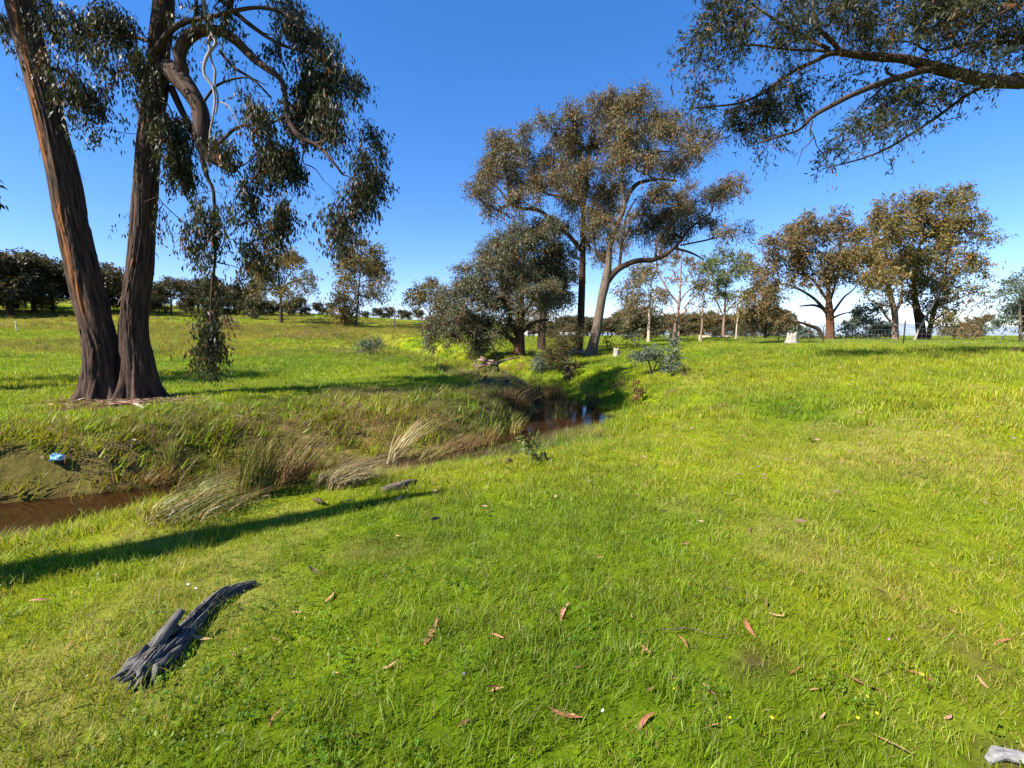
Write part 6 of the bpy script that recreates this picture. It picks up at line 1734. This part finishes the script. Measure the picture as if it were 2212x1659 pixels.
    for label, px, top, blade, ang in (('distant white wind turbine right of the broad red trunk', 1829, 703, 30, .5), ('distant white wind turbine left of the broad red trunk', 1781, 707, 28, 1.3)):
        Y = 2600
        hub = P(px, top, Y); b = hub.copy(); b[2] = h1(b[0], Y) if False else -2
        t = thing('wind_turbine', label, 'wind turbine', b)
        V, Q, T, bk = tubes(np.array([[[0, 0, 0], [0, 0, (hub[2] - b[2]) * .5], [0, 0, hub[2] - b[2]]]]), np.array([[2.4, 2.0, 1.5]]), 8)
        obj('tower', mk('tower', V, Q, T), m_t, t)
        V, Q, T, bk = tubes(np.array([[[0, -5, hub[2] - b[2]], [0, 4, hub[2] - b[2]]]]), np.array([[1.6, 1.8]]), 8)
        obj('nacelle', mk('nacelle', V, Q, T), m_t, t)
        for k in range(3):
            a = ang + k * 2.0944; d = np.array([math.sin(a), 0, math.cos(a)]); c = np.array([0, -5.2, hub[2] - b[2]])
            V, Q, T, bk = tubes(np.stack([c, c + d * blade * .3, c + d * blade])[None], np.array([[.8, 1.5, .4]]), 6)
            obj('blade', mk('blade', V, Q, T), m_t, t)
    # dead tree just outside the left edge: its leaning stem throws the long shadow across the foreground
    a, c = G(30, 1268), G(985, 1085)
    d = nrm(np.array([c[0] - a[0], c[1] - a[1]]))
    back = 6.8
    bx, by = a[0] - d[0] * back, a[1] - d[1] * back
    bz = h1(bx, by)
    tl = math.tan(SUN_EL)
    def at(s, r):   # the point of the stem whose shadow falls s metres from the left end of the shadow
        q = a[:2] + d * s
        lift = (s + back) * tl * (np.linalg.norm(d))
        return q, lift
    tot = np.hypot(c[0] - bx, c[1] - by)
    top_h = tot * tl + h1(c[0], c[1]) - bz
    lean = np.array([0.0, 0.0])
    ts = np.linspace(0, 1, 12)
    pts = np.array([[bx + lean[0] * t, by + lean[1] * t, bz - .3 + (top_h + .3) * t] for t in ts])
    sd = np.array([-d[1], d[0]])
    wig = .10 * np.sin(ts * 7) * (1 - ts)
    pts[:, :2] += sd[None] * wig[:, None]
    rad = np.interp(ts, [0, .3, .6, .8, 1], [.42, .34, .26, .17, .07])
    rng = np.random.default_rng(2)
    t = thing('dead_tree', 'bare broken tree stem whose long shadow crosses the foreground grass', 'dead tree', (bx, by, bz))
    V, Q, T, at_ = bark_tube(pts, rad, 20, .08, .4, 3); mb = MB(); mb.add(V, Q, T, **at_)
    obj('trunk', mb.mesh('trunk', (bx, by, bz)), M_BARK_GREY, t)
    for hh, L, s in ((.62, .9, 1), (.74, .7, -1), (.86, .5, 1)):
        q = np.array([np.interp(hh, ts, pts[:, i]) for i in range(3)])
        e = q + np.array([sd[0] * s * L * .3, sd[1] * s * L * .3, L]); p = np.stack([q, (q + e) / 2 + [0, 0, -.1], e])
        V, Q, T, at_ = bark_tube(p, [.06, .045, .02], 8, .05, 0, 3); mb = MB(); mb.add(V, Q, T, **at_)
        obj('limb', mb.mesh('limb', (bx, by, bz)), M_BARK_GREY, t)


M_LOG = bark_mat('weathered_grey_wood', (.012, .011, .010), (.150, .140, .130), 3.0, .9)
M_BARK_STRIP = bark_mat('fallen_red_bark', (.12, .05, .025), (.30, .14, .08), 2.0, .4)
M_BARK_PALE2 = bark_mat('pale_stump_wood', (.16, .14, .115), (.40, .36, .31), 1.5, .5)

# ================================================================== build
build_ground()
build_water()
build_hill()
build_forked_tree()
build_outside_gum()
build_bough_tree()
build_middle_trees()
build_far_trees()
build_farm()
build_grass()
build_rushes()
build_shrubs()
build_log()
build_leaves()
build_ground_things()
